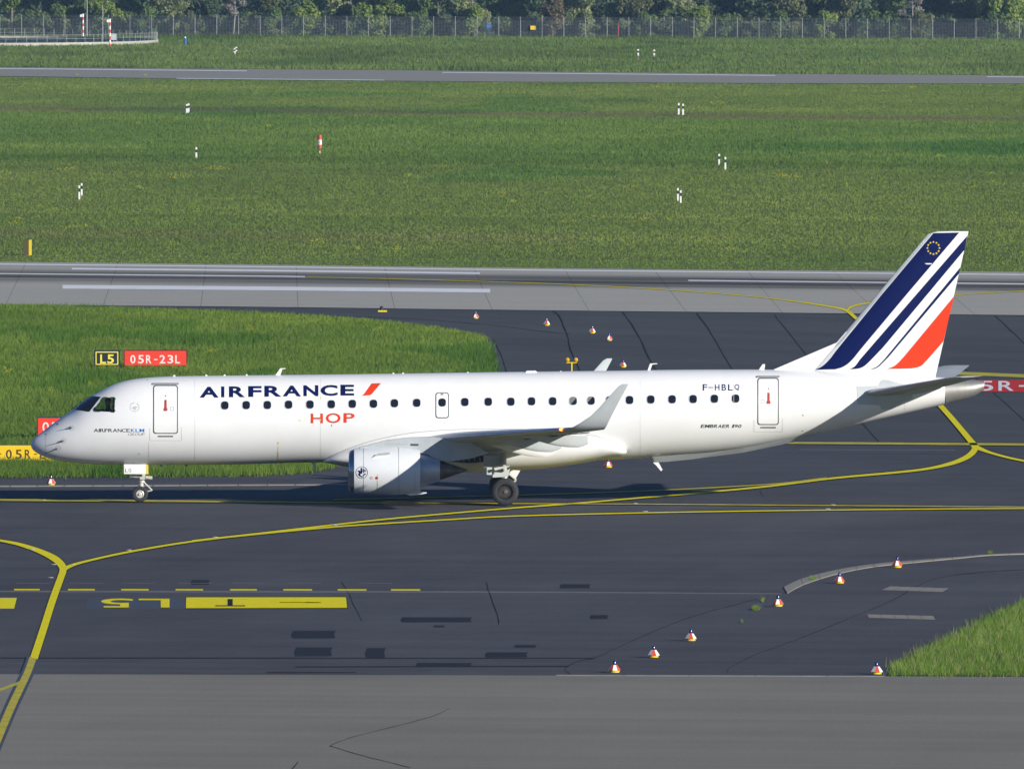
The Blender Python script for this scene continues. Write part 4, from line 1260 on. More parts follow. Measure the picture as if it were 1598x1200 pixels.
def stab(side):
    n2 = (0, 1)
    st = []
    for yl, (pl, yl1), (pt_, yt) in ((-.45, (1334, 614.6), (1470, 603.6)), (-1.2, (1356, 612.6), (1480, 602)), (-3.5, (1423, 600.6), (1508, 594.4)), (-5.6, (1478, 590.9), (1532, 587.4)), (-5.95, (1489, 589.2), (1534.5, 586.8)), (-6.05, (1498, 588.4), (1534.6, 586.6))):
        xl, zl = SV(pl, yl1, yl); xt, zt = SV(pt_, yt, yl)
        st.append(section(yl, xl, zl, xt - xl, .095 if yl > -6 else .05, zl - zt, n2, -.3))
    o = loft(st, 'horizontal_stabilizer', WINGGREY, plane, side)
    ln = len(AF); mid = ln // 2
    loft([[p + Vector((-.008, 0, .0)) for p in s[mid - 5:mid + 6]] for s in st[1:-1]], 'leading_edge', METAL, o, side, False, sel=lambda k: k < 10)
    # root fairing
    mb = MB()
    pts = [SV(p[0], p[1], -.62) for p in ((1337, 603.5), (1370, 603), (1420, 601), (1470, 600.5), (1468, 606), (1440, 613), (1395, 620), (1350, 619), (1337, 615))]
    mb.prism(pts, 'y', side * .35, side * .80)
    mb.build('root_fairing', GREY, o)
    return o
stab(-1); stab(1)
sp_ = poly2d([(1337, 603.2), (1366, 602.4), (1371, 602), (1374, 595.5), (1378, 593), (1386, 593.4), (1400, 597.4), (1416, 601), (1424, 604), (1424, 622), (1410, 627), (1392, 638), (1376, 639), (1372, 632), (1338, 631)])
fus_decal('stabilizer_seal_plate', *sp_, GREY, plane, .012, 6, 2.5)

# tail exhaust cone
mb = MB()
xe = list(np.linspace(XC - .02, XT, 16))
for i, x in enumerate(xe):
    for k in range(48):
        p = fus_pt(x, 2 * math.pi * k / 48, -.006)
        mb.v.append((p.x + (.20 * (p.z - Fz(x)[0]) * -1 if i == 0 else 0), p.y, p.z))
for i in range(15):
    for k in range(48):
        mb.f.append((i * 48 + k, (i + 1) * 48 + k, (i + 1) * 48 + (k + 1) % 48, i * 48 + (k + 1) % 48)); mb.m.append(0)
ap = mb.build('exhaust_cone', APU, plane, True)
mb = MB(); zc, hz, wd = Fz(XT)
mb.lathe([(XT - .05, hz * .80), (XT - .3, hz * .78), (XT - .3, .002)], 24, 'x', (0, 0, zc)); mb.build('exhaust_bore', BLACK, ap, True)

# ------------------------------------------------------------------ landing gear
def tyre_mesh(mb, cx, cy_, cz, r, wd, hub):
    h = wd / 2
    prof = [(-h * .55, hub), (-h * .9, hub + .02), (-h, hub + (r - hub) * .35), (-h * .98, hub + (r - hub) * .65), (-h * .75, r * .965), (-h * .45, r * .995), (0, r), (h * .45, r * .995), (h * .75, r * .965), (h * .98, hub + (r - hub) * .65), (h, hub + (r - hub) * .35), (h * .9, hub + .02), (h * .55, hub)]
    mb.lathe(prof, 40, 'y', (cx, cy_, cz))
ngx, ngz = SV(218.4, 770, -.2)
ng = MB()
ng.tube((ngx + .03, 0, .40), (ngx + .12, 0, 1.75), .09, .10, 12); ng.tube((ngx + .06, 0, .74), (ngx + .10, 0, 1.30), .125, .125, 12); ng.box(ngx + .0, -.2, .86, ngx + .2, .2, 1.06)
ng.tube((ngx, -.34, .305), (ngx, .34, .305), .045, n=10)
ng.tube((ngx - .30, -.16, .995), (ngx + .38, -.16, .92), .05, n=8)
ng.tube((ngx - .36, -.16, 1.005), (ngx - .12, -.16, .975), .07, n=10); ng.tube((ngx + .22, -.16, .935), (ngx + .47, -.16, .91), .07, n=10)
ng.tube((ngx + .1, -.05, .80), (ngx + .46, -.05, .44), .028, n=8); ng.tube((ngx + .46, -.05, .44), (ngx + .08, -.02, .36), .03, n=8)
ng.box(ngx - .16, -.12, 1.08, ngx + .0, -.02, 1.25)
ng.tube((ngx + .1, -.10, 1.0), (ngx + .26, -.10, 1.45), .02, n=6); ng.tube((ngx - .18, -.08, 1.04), (ngx - .12, -.08, 1.42), .022, n=6)
gear = ng.build('nose_gear', GEARMETAL, plane, True)
for s in (-1, 1):
    mb = MB(); tyre_mesh(mb, ngx, s * .20, .305, .305, .20, .155); mb.build('tyre', TYRE, gear, True)
    mb = MB(); mb.lathe([(s * .07, .155), (s * .085, .13), (s * .05, .105), (s * .05, .07), (s * .09, .06), (s * .10, .03), (s * .10, .001)], 24, 'y', (ngx, s * .20, .305)); hb = mb.build('wheel_hub', HUB, gear, True)
for s in (-1, 1):
    pts = [SV(p[0], p[1], -.42) for p in ((193.4, 724.2), (228, 724.2), (231.4, 725.6), (231.4, 739.8), (193.4, 739.4))]
    mb = MB(); mb.prism(pts, 'y', s * .42, s * .45); dr = mb.build('nose_gear_door', WHITE, gear)
    if s < 0:
        pts = [SV(p[0], p[1], -.45) for p in ((228, 724.2), (231.4, 725.6), (231.4, 739.8), (228, 739.7))]
        mb = MB(); mb.prism(pts, 'y', -.455, -.449); o = mb.build('yellow_edge', STRIPEYEL, gear)
        V2, F2 = [], []
        for ch, x0, x1 in (('L', 195.3, 199.4), ('Q', 200.6, 204.8)):
            v, f = text2d(ch, -.004); n = len(V2)
            V2 += [(x0 + (x1 - x0) * u, 737 - 5.7 * t) for u, t in v]; F2 += [tuple(i + n for i in q) for q in f]
        V = []
        for p in V2:
            x_, z_ = SV(p[0], p[1], -.46); V.append((x_, -.456, z_))
        new_obj('door_letters', V, F2, CHAR, gear)

def main_gear(side):
    gx = SV(788.2, 769.8, -3.4)[0]
    mb = MB()
    cy_ = side * 2.97
    mb.tube((gx, cy_, .52), (gx - .02, side * 2.86, 1.18), .10, .11, 14); mb.tube((gx - .02, side * 2.86, 1.16), (gx - .05, side * 1.95, 1.85), .10, .12, 12); mb.tube((gx, cy_ - .55, .52), (gx, cy_ + .55, .52), .07, n=12)
    mb.tube((gx - .02, cy_, 1.2), (gx - .1, cy_ - side * 1.2, 1.75), .06, n=8); mb.tube((gx + .06, cy_, .60), (gx + .42, cy_, .95), .04, n=8); mb.tube((gx + .42, cy_, .95), (gx + .06, cy_, 1.25), .04, n=8)
    mb.tube((gx - .02, cy_ + side * .25, 1.02), (gx + .02, cy_ + side * .3, 1.22), .045, n=8)
    g = mb.build('main_gear', GEARMETAL, plane, True)
    for dy in (-.43, .43):
        mb = MB(); tyre_mesh(mb, gx, cy_ + dy, .515, .515, .39, .275); mb.build('tyre', TYRE, g, True)
        o = side * math.copysign(1, dy * side)
        s = math.copysign(1, dy)
        mb = MB()
        mb.lathe([(s * .10, .275), (s * .16, .262), (s * .12, .245), (s * .05, .24), (s * .05, .001)], 36, 'y', (gx, cy_ + dy, .515), 1)
        mb.lathe([(s * .05, .10), (s * .14, .085), (s * .17, .05), (s * .17, .001)], 20, 'y', (gx, cy_ + dy, .515), 0)
        for k in range(18):
            a = 2 * math.pi * k / 18
            ux, uz = math.cos(a), math.sin(a); tx, tz = -uz * .011, ux * .011
            y0, y1 = cy_ + dy + s * .05, cy_ + dy + s * .115
            vs = []
            for yy in (y0, y1):
                for rr_ in (.09, .235):
                    for q in (-1, 1): vs.append((gx + ux * rr_ + tx * q, yy, .515 + uz * rr_ + tz * q))
            mb.add(vs, [(4, 5, 7, 6), (0, 4, 6, 2), (1, 3, 7, 5), (2, 6, 7, 3)], 0)
        mb.build('wheel_hub', [mat('hub_grey', (.17, .15, .15), .45, metal=.6) if 'hub_grey' not in bpy.data.materials else bpy.data.materials['hub_grey'], DARKHUB], g, True)
    mb = MB()
    def D(pts, y0, y1):
        q = [SV(p[0], p[1], -3.4) for p in pts]
        mb = MB(); mb.prism(q, 'y', side * y0, side * y1); mb.build('gear_door', GREY, g)
    D(((755, 713), (790, 712.5), (791, 727), (770, 730), (755.4, 729)), 2.0, 2.06)
    D(((755, 729), (768, 729.4), (767.5, 745.5), (757.5, 745.6)), 3.22, 3.26)
    D(((771, 729.6), (795, 726.5), (795.6, 727.8), (772, 734)), 3.45, 3.5)
    D(((768.6, 736.4), (783, 737), (796, 731), (793, 743.5), (768.8, 744.8)), 3.5, 3.54)
    mb = MB(); mb.prism([SV(p[0], p[1], -1.8) for p in ((796, 733), (812, 734), (805, 746), (796, 742))], 'y', side * 1.8, side * 1.84); mb.build('gear_door', CREAM, g)
main_gear(-1); main_gear(1)

# pilot in the left seat (one skinned body; hair and headset as children)
px0, pz0 = SV(168.5, 626.2, -.52)
pm = bpy.data.meshes.new('person')
J = [(.02, -.0, -1.02), (.03, 0, -.72), (.02, 0, -.42), (.0, 0, -.26), (-.005, 0, -.13), (-.02, 0, .02), (.01, 0, .10),
     (.02, -.19, -.30), (-.10, -.25, -.55), (-.40, -.16, -.42), (-.48, -.14, -.40),
     (.02, .19, -.30), (-.10, .25, -.55), (-.40, .16, -.42), (-.48, .14, -.40),
     (-.42, -.12, -.98), (-.58, -.12, -1.40), (-.72, -.12, -1.44), (-.42, .12, -.98), (-.58, .12, -1.40), (-.72, .12, -1.44)]
E = [(0, 1), (1, 2), (2, 3), (3, 4), (4, 5), (5, 6), (2, 7), (7, 8), (8, 9), (9, 10), (2, 11), (11, 12), (12, 13), (13, 14), (0, 15), (15, 16), (16, 17), (0, 18), (18, 19), (19, 20)]
RR = [.20, .19, .20, .10, .085, .145, .13, .11, .05, .038, .035, .075, .05, .038, .035, .075, .05, .04, .075, .05, .04]
pm.from_pydata([(a + px0, b - .52, c + pz0) for a, b, c in J], E, [])
person = bpy.data.objects.new('person', pm); COL.objects.link(person)
person.rotation_euler = (0, 0, R(.8))
md = person.modifiers.new('skin', 'SKIN'); person.modifiers.new('sub', 'SUBSURF').render_levels = 1
sv = pm.skin_vertices[0].data
for i, r_ in enumerate(RR): sv[i].radius = (r_, r_)
sv[0].use_root = True
pm.materials.append(UNIFORM); pm.materials.append(SKIN)
tag(person, 'person in a dark uniform sitting upright at the cockpit side window, arms forward', 'person')
bpy.context.view_layer.update()
nm2 = bpy.data.meshes.new_from_object(person.evaluated_get(bpy.context.evaluated_depsgraph_get()))
person.modifiers.clear(); person.data = nm2
for p in nm2.polygons:
    p.use_smooth = True
    c = p.center
    p.material_index = 1 if (c.z > pz0 - .17 or c.x < px0 - .42 and c.z > pz0 - .6) else 0
mb = MB()
mb.lathe([(.035, .105), (.07, .098), (.11, .075), (.135, .03), (.14, .002)], 14, 'z', (px0 + .015, -.52, pz0))
mb.build('hair', HAIR, person, True)
st = MB(); st.box(px0 + .17, -.76, pz0 - 1.1, px0 + .27, -.28, pz0 - .10); st.box(px0 + .18, -.62, pz0 - .08, px0 + .25, -.42, pz0 + .10)
st.box(px0 - .4, -.76, pz0 - 1.22, px0 + .27, -.28, pz0 - 1.13)
st.build('pilot_seat', CHAR, plane)

# ================================================================== AIRFIELD FURNITURE
def scaled(px, py): return G(px, py), mpp(px, py)

def sign(name, box, base_y, face_m, text, text_m, label, cat, tb, border=None, depth=.25, bold=.0, edge_m=None):
    """box (x0, y0, x1, y1) of the face in the photo; it stands where pixel base_y meets the ground"""
    x0, y0, x1, y1 = box
    p, k = scaled((x0 + x1) / 2, base_y)
    W, H = (x1 - x0) * k, (base_y - y0) * k
    r_ = empty(name, p)
    tag(r_, label, cat)
    b0 = max(.05, (base_y - y1) * k)
    mb = MB(); mb.box(-W / 2, -depth / 2, b0, W / 2, depth / 2, H); mb.build('sign_box', edge_m or BLKSIGN, r_)
    ew = .035
    mb = MB(); mb.box(-W / 2 + ew, -depth / 2 - .012, b0 + ew, W / 2 - ew, -depth / 2, H - ew); mb.build('sign_face', face_m, r_)
    mb = MB()
    for q in (-.35, .35): mb.tube((W * q, 0, -.05), (W * q, 0, b0 + .02), .04)
    mb.build('leg', GALV, r_)
    if border:
        e_ = .05; a = .07
        mb = MB()
        for bx_ in ((-W / 2 + a, b0 + a, -W / 2 + a + e_, H - a), (W / 2 - a - e_, b0 + a, W / 2 - a, H - a), (-W / 2 + a + e_, H - a - e_, W / 2 - a - e_, H - a), (-W / 2 + a + e_, b0 + a, W / 2 - a - e_, b0 + a + e_)):
            mb.box(bx_[0], -depth / 2 - .018, bx_[1], bx_[2], -depth / 2 - .012, bx_[3])
        mb.build('border', border, r_)
    for s, (u0, v0, u1, v1) in zip(text, tb):
        v, f = text2d(s, bold)
        X0, X1 = -W / 2 + (u0 - x0) * k, -W / 2 + (u1 - x0) * k
        Z0, Z1 = (base_y - v1) * k, (base_y - v0) * k
        V = [(X0 + (X1 - X0) * u, -depth / 2 - .017, Z0 + (Z1 - Z0) * t) for u, t in v]
        new_obj('lettering', V, f, text_m, r_)
    return r_
sign('taxiway_sign', (147, 546.3, 187, 571.5), 573.5, BLKSIGN, ['L', '5'], TXTYEL, 'small black sign with yellow border and yellow L5, standing in the grass', 'sign', [(156.5, 553, 165.5, 567), (167.5, 553, 178, 567)], border=TXTYEL, bold=.022)
sign('runway_sign', (193.5, 546.3, 292, 571.5), 573.5, REDSIGN, list('05R-23L'), TXTWHITE, 'long red sign with white 05R-23L beside the small black sign', 'sign', [(203.5, 554, 211.5, 567), (215.5, 554, 224.5, 567), (228, 554, 236.5, 567), (240.5, 560.2, 246, 561.8), (249, 554, 258, 567), (261.5, 554, 270.5, 567), (273.5, 554, 281, 567)], bold=.016)
sign('runway_sign', (58, 650.7, 152, 680), 684, REDSIGN, list('05R-23L'), TXTWHITE, 'red sign partly hidden behind the nose of the airliner', 'sign', [(66.5, 658.5, 76.5, 674), (80, 658.5, 89, 674), (92, 658.5, 101, 674), (105, 666, 111, 668), (114, 658.5, 123, 674), (126, 658.5, 135, 674), (138, 658.5, 146, 674)], bold=.008)
sign('direction_sign', (-80, 695, 84, 721.4), 723.5, YELSIGN, ['-', '0', '5', 'R', '-', 'L'], TXTBRN, 'yellow sign with dark 05R lettering at the left edge below the nose', 'sign', [(-6, 707, 2, 709), (9.5, 701.4, 18.6, 715.4), (24.4, 701.4, 34.2, 715.6), (38.8, 701.4, 48, 715.4), (53, 707.8, 58, 709.2), (62.6, 701.4, 71, 715.4)], bold=.012, edge_m=YELSIGN)

# marker lamps: low pyramids with a blue lamp on top
def marker_lamp(rot):
    r_ = empty('marker_lamp', (0, 0, 0))
    mb = MB(); mb.lathe([(0, .165), (.06, .17), (.07, .15), (.075, .001)], 16, 'z'); mb.build('base', FYEL, r_, False)
    mb = MB()
    mb.lathe([(.07, .215), (.085, .215), (.25, .095), (.255, .001)], 8, 'z', mfun=lambda i, k: (k % 2) if i < 2 else 0)
    sh = mb.build('cone_shell', [MWHITE, MRED], r_); sh.rotation_euler = (0, 0, R(22.5 + 45 * (rot % 2) + 45))
    mb = MB(); mb.lathe([(.25, .065), (.34, .062), (.385, .045), (.40, .001)], 12, 'z'); mb.build('lamp_dome', BLUEGLASS, r_, True)
    return r_
lampA, lampB = marker_lamp(0), marker_lamp(1)
LAMPS = [(959, 1048.5, 0, 'nearest the apron kerb, leftmost of its group'), (1020, 1025, 1, 'second from the left in the lower group'), (1078, 999, 1, 'with a red front, third from left on dark asphalt'),
         (1214, 945.5, 0, 'beside tufts of weeds below the pale curved kerb end'), (1310, 909.5, 0, 'just below the pale curved kerb'), (1400, 885, 0, 'against the pale curved kerb, rightmost on the asphalt'),
         (1368, 1051, 1, 'at the tip of the right-hand grass'), (79.5, 756.5, 0, 'on the kerb line under the airliner nose'), (949, 729, 0, 'behind the airliner, seen below its rear fairing'),
         (742, 496.5, 0, 'beyond the fuselage, nearest the runway edge'), (853, 507.5, 1, 'beyond the fuselage between the two bent seams'), (924, 519.5, 1, 'beyond the fuselage, upper of the close pair'),
         (950.5, 531, 0, 'beyond the fuselage, lower of the close pair'), (972, 572.5, 1, 'beyond the fuselage beside the far winglet tip')]
used = set()
for px, py, kd, wh in LAMPS:
    src = (lampA, lampB)[kd]
    o = src if kd not in used else copy_tree(src)
    used.add(kd)
    o.location = G(px, py) + Vector((0, 0, -.012 if py < 700 else -.006))
    if py < 690: o.location.z = -.02
    o.rotation_euler = (0, 0, R(random.uniform(-6, 6)))
    o.scale = (.90, .90, random.uniform(.90, .96))
    tag(o, 'red and white cone lamp ' + wh, 'marker lamp', 'cone lamps on the closed asphalt')
r_ = empty('edge_lamp', G(597, 486) + Vector((0, 0, -.03)))
mb = MB(); mb.box(-.24, -.2, 0, .24, .2, .09); mb.build('base', FYEL, r_)
mb = MB(); mb.lathe([(.09, .10), (.25, .10), (.31, .05), (.32, .001)], 10, 'z', (-.05, 0, 0)); mb.build('lamp_dome', MBLACK, r_, True)
tag(r_, 'dark lamp on a flat yellow base at the runway edge', 'edge lamp')
# twin amber guard light
p = G(892, 590) + Vector((0, 0, -.02)); k = mpp(892, 590)
r_ = empty('guard_light', p); tag(r_, 'yellow T-shaped twin lamp post rising behind the fuselage', 'guard light')
mb = MB(); mb.tube((0, 0, 0), (0, 0, 25 * k), .04); mb.tube((-8 * k, 0, 24.6 * k), (8 * k, 0, 24.6 * k), .03); mb.lathe([(0, .14), (.03, .13), (.04, .001)], 12, 'z'); mb.build('post', FYEL, r_)
for s in (-1, 1):
    mb = MB(); mb.lathe([(-.10, .075), (-.07, .10), (.06, .10), (.10, .05)], 14, 'y', (s * 6.6 * k, 0, 29 * k)); mb.tube((s * 6.6 * k, 0, 24.6 * k), (s * 6.6 * k, 0, 27 * k), .02)
    h = mb.build('lamp_housing', FYEL, r_, True)
    mb = MB(); mb.lathe([(-.085, .086), (-.12, .05), (-.125, .001)], 12, 'y', (s * 6.6 * k, 0, 29 * k)); mb.build('lens', AMBER, r_, True)

# black and white marker stakes
def stake(px, y0, y1, label, dark=(.55, .80)):
    p, k = scaled(px, y1)
    H = (y1 - y0) * k; w_ = 2.6 * k
    r_ = empty('marker_stake', p + Vector((0, 0, -.06)))
    mb = MB(); mb.box(-w_ / 2, -.05, -.1, w_ / 2, .05, H * dark[0]); mb.build('stake', MWHITE, r_)
    mb = MB(); mb.box(-w_ / 2 - .002, -.052, H * dark[0], w_ / 2 + .002, .052, H * dark[1]); mb.build('black_band', MBLACK, r_)
    mb = MB(); mb.box(-w_ / 2, -.05, H * dark[1], w_ / 2, .05, H); mb.build('stake_top', MWHITE, r_)
    return tag(r_, 'black and white marker stake ' + label, 'marker stake', 'black and white stakes in the grass')
for px, y0, y1, lb in ((366.3, 75, 85, 'left one of the distant pair beyond the far runway'), (368.8, 73, 83, 'right one of the distant left pair beyond the far runway'), (996, 76.5, 89, 'left one of the distant right pair under the fence'), (1021, 77.5, 89, 'right one of the distant right pair under the fence'),
                       (291.6, 162, 176.5, 'left one of the pair on the brown strip, left half'), (294.4, 161, 176.5, 'right one of the pair on the brown strip, left half'), (1059.3, 160.5, 178.5, 'left one of the pair on the brown strip, right half'), (1066, 161.5, 179, 'right one of the pair on the brown strip, right half'),
                       (306.5, 229, 247, 'standing alone left of the fat red and white marker'), (1122.3, 239.5, 257.5, 'farther one of the middle right pair'), (1132, 244, 264, 'nearer one of the middle right pair'),
                       (127.6, 285, 305, 'farther one of the nearest left pair'), (123.8, 288.5, 310.5, 'nearer one of the nearest left pair'), (1058, 292.5, 312.5, 'farther one of the nearest right pair'), (1062.4, 296, 316, 'nearer one of the nearest right pair')):
    stake(px, y0, y1, lb)
# fat red-white marker
p, k = scaled(499, 241)
r_ = empty('runway_marker', p + Vector((0, 0, -.06))); tag(r_, 'fat red and white cylinder marker on a short pole in the grass', 'marker post')
mb = MB(); mb.tube((0, 0, -.1), (0, 0, 6 * k), .045); mb.build('pole', MWHITE, r_); mb = MB(); mb.tube((0, 0, 6 * k), (0, 0, 10.6 * k), .05); mb.build('pole_band', MRED, r_)
for a, b, m_ in ((10.5, 16, MRED), (16, 23.5, MWHITE), (23.5, 31, MRED)):
    mb = MB(); mb.tube((0, 0, a * k), (0, 0, b * k), 3.3 * k, n=16); mb.build('drum', m_, r_)
for n_ in ('2',):
    v, f = text2d(n_, .0); V = [(-1.3 * k + 2.2 * k * u, -3.3 * k - .01, 18 * k + 3.6 * k * t) for u, t in v]; new_obj('number', V, f, MBLACK, r_)
# yellow edged sign board seen end on
p, k = scaled(44, 397)
r_ = empty('airfield_board', p + Vector((0, 0, -.06)), R(-4)); tag(r_, 'tall yellow edged board seen almost end on at the far runway verge', 'sign board')
mb = MB(); mb.box(-6 * k, -.5, -.05, 2.2 * k, .5, 25 * k); mb.build('board_box', mat('dull_olive_board', (.085, .07, .02), .6), r_); mb = MB(); mb.box(2.25 * k, -.5, -.05, 4.2 * k, .5, 24 * k); mb.build('yellow_face', FYEL, r_)
# red mandatory marking painted on the exit, behind the tail
mm = Marks(); mm.poly([(1488, 592), (1694, 593), (1702, 611.8), (1484, 611)], -.012); mm.build('red_pavement_marking', mat('pavement_red', (.60, .035, .030), .85, var=.10, vscale=2, spec=.08))
for ch, x0, x1 in (('0', 1499, 1521), ('5', 1528, 1550), ('R', 1558, 1582), ('-', 1590, 1606), ('2', 1614, 1636), ('3', 1643, 1665), ('L', 1672, 1690)):
    ground_text('painted_letters', ch, (x0, 594.2 if ch != '-' else 600.8, x1, 609.6 if ch != '-' else 603.4), MARKWHT, -.006, .012, rot=False)

# far left: round basin with railing
cL = G(0, 66.8); kk = mpp(0, 66.8)
A_, B_ = 247 * kk, (G(0, 61.4) - G(0, 71.6)).length / 2 + 2
r_ = empty('settling_basin', cL); tag(r_, 'round concrete settling basin with dark inside and thin railing', 'basin')
mb = MB(); NSG = 96; hw = 4.6 * kk
for k in range(NSG):
    a = 2 * math.pi * k / NSG; c_, s_ = math.cos(a), math.sin(a)
    mb.v += [(A_ * c_, B_ * s_, -.1), (A_ * c_, B_ * s_, hw), ((A_ - .35) * c_, (B_ - .35) * s_, hw), ((A_ - .35) * c_, (B_ - .35) * s_, -.1)]
for k in range(NSG):
    j = (k + 1) % NSG
    for q in range(3): mb.f.append((4 * k + q, 4 * j + q, 4 * j + q + 1, 4 * k + q + 1)); mb.m.append(0)
mb.build('basin_wall', CONC, r_)
mb = MB(); vs = [((A_ - .36) * math.cos(2 * math.pi * k / NSG), (B_ - .36) * math.sin(2 * math.pi * k / NSG), hw - .22) for k in range(NSG)]
mb.add(vs, [tuple(range(NSG))]); mb.build('water', mat('basin_water', (.008, .016, .045), .5, spec=.15), r_)
for k in range(NSG):
    a = 2 * math.pi * (k + .5) / NSG
    x_, y_ = (A_ - .15) * math.cos(a), (B_ - .15) * math.sin(a)
    if cL.x + x_ < -82: continue
    mb = MB(); mb.tube((x_, y_, hw), (x_, y_, hw + 1.0), .03, n=5); mb.build('railing_post', GALV, r_)
for zr in (.5, 1.0):
    mb = MB()
    for k in range(NSG):
        a, b = 2 * math.pi * (k + .5) / NSG, 2 * math.pi * (k + 1.5) / NSG
        mb.tube(((A_ - .15) * math.cos(a), (B_ - .15) * math.sin(a), hw + zr), ((A_ - .15) * math.cos(b), (B_ - .15) * math.sin(b), hw + zr), .02, n=4, caps=False)
    mb.build('railing_rail', GALV, r_)
def striped_post(px, y0, y1, label):
    p, k = scaled(px, y1)
    r_ = empty('striped_post', p); tag(r_, label, 'post')
    H = (y1 - y0) * k; n = 8
    for i in range(n):
        mb = MB(); mb.tube((0, 0, H * i / n), (0, 0, H * (i + 1) / n), .12, n=10); mb.build('pole_band', MRED if i % 2 == 0 else MWHITE, r_)
    mb = MB(); mb.box(-.40, -.12, H - .45, -.08, .12, H - .1); mb.build('lamp_head', MWHITE, r_)
striped_post(171.5, 30, 74, 'red and white striped post in front of the basin wall'); striped_post(129.6, 22, 62, 'red and white striped post behind the basin')
for px, y0, y1, lb in ((136, -20, 59, 'tall thin grey pole behind the basin'), (160.3, 8, 70, 'thin grey pole left of the front striped post')):
    p, k = scaled(px, y1); mb = MB(); mb.tube((0, 0, 0), (0, 0, (y1 - y0) * k), .07, .05); mb.lathe([(0, .16), (.05, .14), (.06, .01)], 8, 'z'); o = mb.build('thin_pole', GALV); o.location = p; tag(o, lb, 'pole')
p, k = scaled(289, 71); r_ = empty('blue_post', p); tag(r_, 'short blue post with pale cap right of the basin', 'post')
mb = MB(); mb.tube((0, 0, 0), (0, 0, 11 * k), .16); mb.build('post', BLUEP, r_); mb = MB(); mb.tube((0, 0, 11 * k), (0, 0, 13.5 * k), .15, .05); mb.build('cap', MWHITE, r_)
p, k = scaled(177.5, 67); r_ = empty('control_box', p); tag(r_, 'small grey control box beside the front striped post', 'control box')
mb = MB(); mb.box(-.35, -.2, .35, .35, .2, 1.2); mb.build('cabinet', GREY, r_); mb = MB(); mb.tube((0, 0, 0), (0, 0, .36), .06); mb.build('stand', GALV, r_)

# ------------------------------------------------------------------ perimeter fence
def fence_y(px): return 55.8 + (px - 200) * .00475
fr = empty('perimeter_fence', G(800, fence_y(800))); tag(fr, 'long grey wire mesh perimeter fence in front of the trees', 'fence')
f0 = fr.location
pxs = [-68 + 33.85 * k for k in range(53)]
FP = [G(px, fence_y(px)) - f0 for px in pxs]
kf = mpp(800, fence_y(800)); FH = 26 * kf
pm_ = MB(); pm_.tube((0, 0, -.1), (0, 0, FH + .15), .05, n=6); pm_.tube((0, 0, FH + .15), (0, .25, FH + .55), .035, n=5)
post0 = pm_.build('fence_post', mat('weathered_post', (.33, .34, .33), .7, var=.12, vscale=2), fr)
for i, p in enumerate(FP):
    o = post0 if i == 0 else post0.copy()
    if i: COL.objects.link(o); o.parent = fr
    o.location = p
mb = MB()
a, b = FP[0], FP[-1]
for k in range(13): mb.tube(a + Vector((0, -.03, .06 + FH * k / 12)), b + Vector((0, -.03, .06 + FH * k / 12)), .012, n=4, caps=False)
for k in range(3): mb.tube(a + Vector((0, .06 + .08 * k, FH + .22 + .12 * k)), b + Vector((0, .06 + .08 * k, FH + .22 + .12 * k)), .010, n=3, caps=False)
NV = 760
for k in range(NV): 
    p = a + (b - a) * (k / (NV - 1)); mb.tube(p + Vector((0, -.03, .02)), p + Vector((0, -.03, FH + .06)), .008, n=3, caps=False)
mb.build('wire_mesh', mat('weathered_wire', (.22, .25, .28), .6), fr)
p = G(832, fence_y(832)) - f0
mb = MB(); mb.box(p.x - .37, p.y - .10, 14.6 * kf - .26, p.x + .37, p.y - .06, 14.6 * kf + .30); o = mb.build('notice_board', YELSIGN, fr); o['label'] = 'small yellow notice board'
p = G(965, fence_y(965)) + Vector((0, 3, 0)); mb = MB(); mb.tube((0, 0, 0), (0, 0, 21 * kf), .07); mb.lathe([(0, .14), (.05, .13), (.06, .01)], 8, 'z'); o = mb.build('red_pole', MRED); o.location = p; tag(o, 'thin red pole just behind the wire fence', 'pole')
p = G(763, fence_y(763)) + Vector((0, 4, 0)); mb = MB(); mb.box(-.35, -.03, 14 * kf, .35, .03, 19 * kf); mb.tube((0, .05, 0), (0, .05, 17 * kf), .05); o = mb.build('blue_board', BLUEP); o.location = p; tag(o, 'small blue board behind the wire fence', 'sign')

# ------------------------------------------------------------------ trees
def leaf_mesh(name, blobs, n, size, seed):
    rg = np.random.default_rng(seed)
    bl = np.array(blobs, float)                      # x y z rx ry rz
    wts = bl[:, 3] * bl[:, 4] * bl[:, 5]; idx = rg.choice(len(bl), n, p=wts / wts.sum())
    d = rg.normal(size=(n, 3)); d /= np.linalg.norm(d, axis=1)[:, None]
    rad = rg.uniform(.25, 1, n) ** .45
    c = bl[idx, :3] + d * rad[:, None] * bl[idx, 3:6]
    nn = d * .6 + rg.normal(size=(n, 3)) * .7; nn /= np.linalg.norm(nn, axis=1)[:, None]
    t = np.cross(nn, rg.normal(size=(n, 3))); t /= np.linalg.norm(t, axis=1)[:, None]
    u = np.cross(nn, t); s = (size * rg.uniform(.55, 1.4, n))[:, None]
    V = np.stack([c - t * s, c + u * s * .62, c + t * s, c - u * s * .62], 1).reshape(-1, 3)
    V[:, 2] = np.maximum(V[:, 2], .02)
    me = bpy.data.meshes.new(name)
    me.vertices.add(4 * n); me.vertices.foreach_set('co', V.astype(np.float32).ravel())
    me.loops.add(4 * n); me.loops.foreach_set('vertex_index', np.arange(4 * n, dtype=np.int32))
    me.polygons.add(n); me.polygons.foreach_set('loop_start', np.arange(0, 4 * n, 4, dtype=np.int32))
    me.update(calc_edges=True)
    return me
def leafmat(name, c1, c2):
    return mat(name, c1, .7, col2=c2, vscale=1.6, translucent=.3, spec=.2)
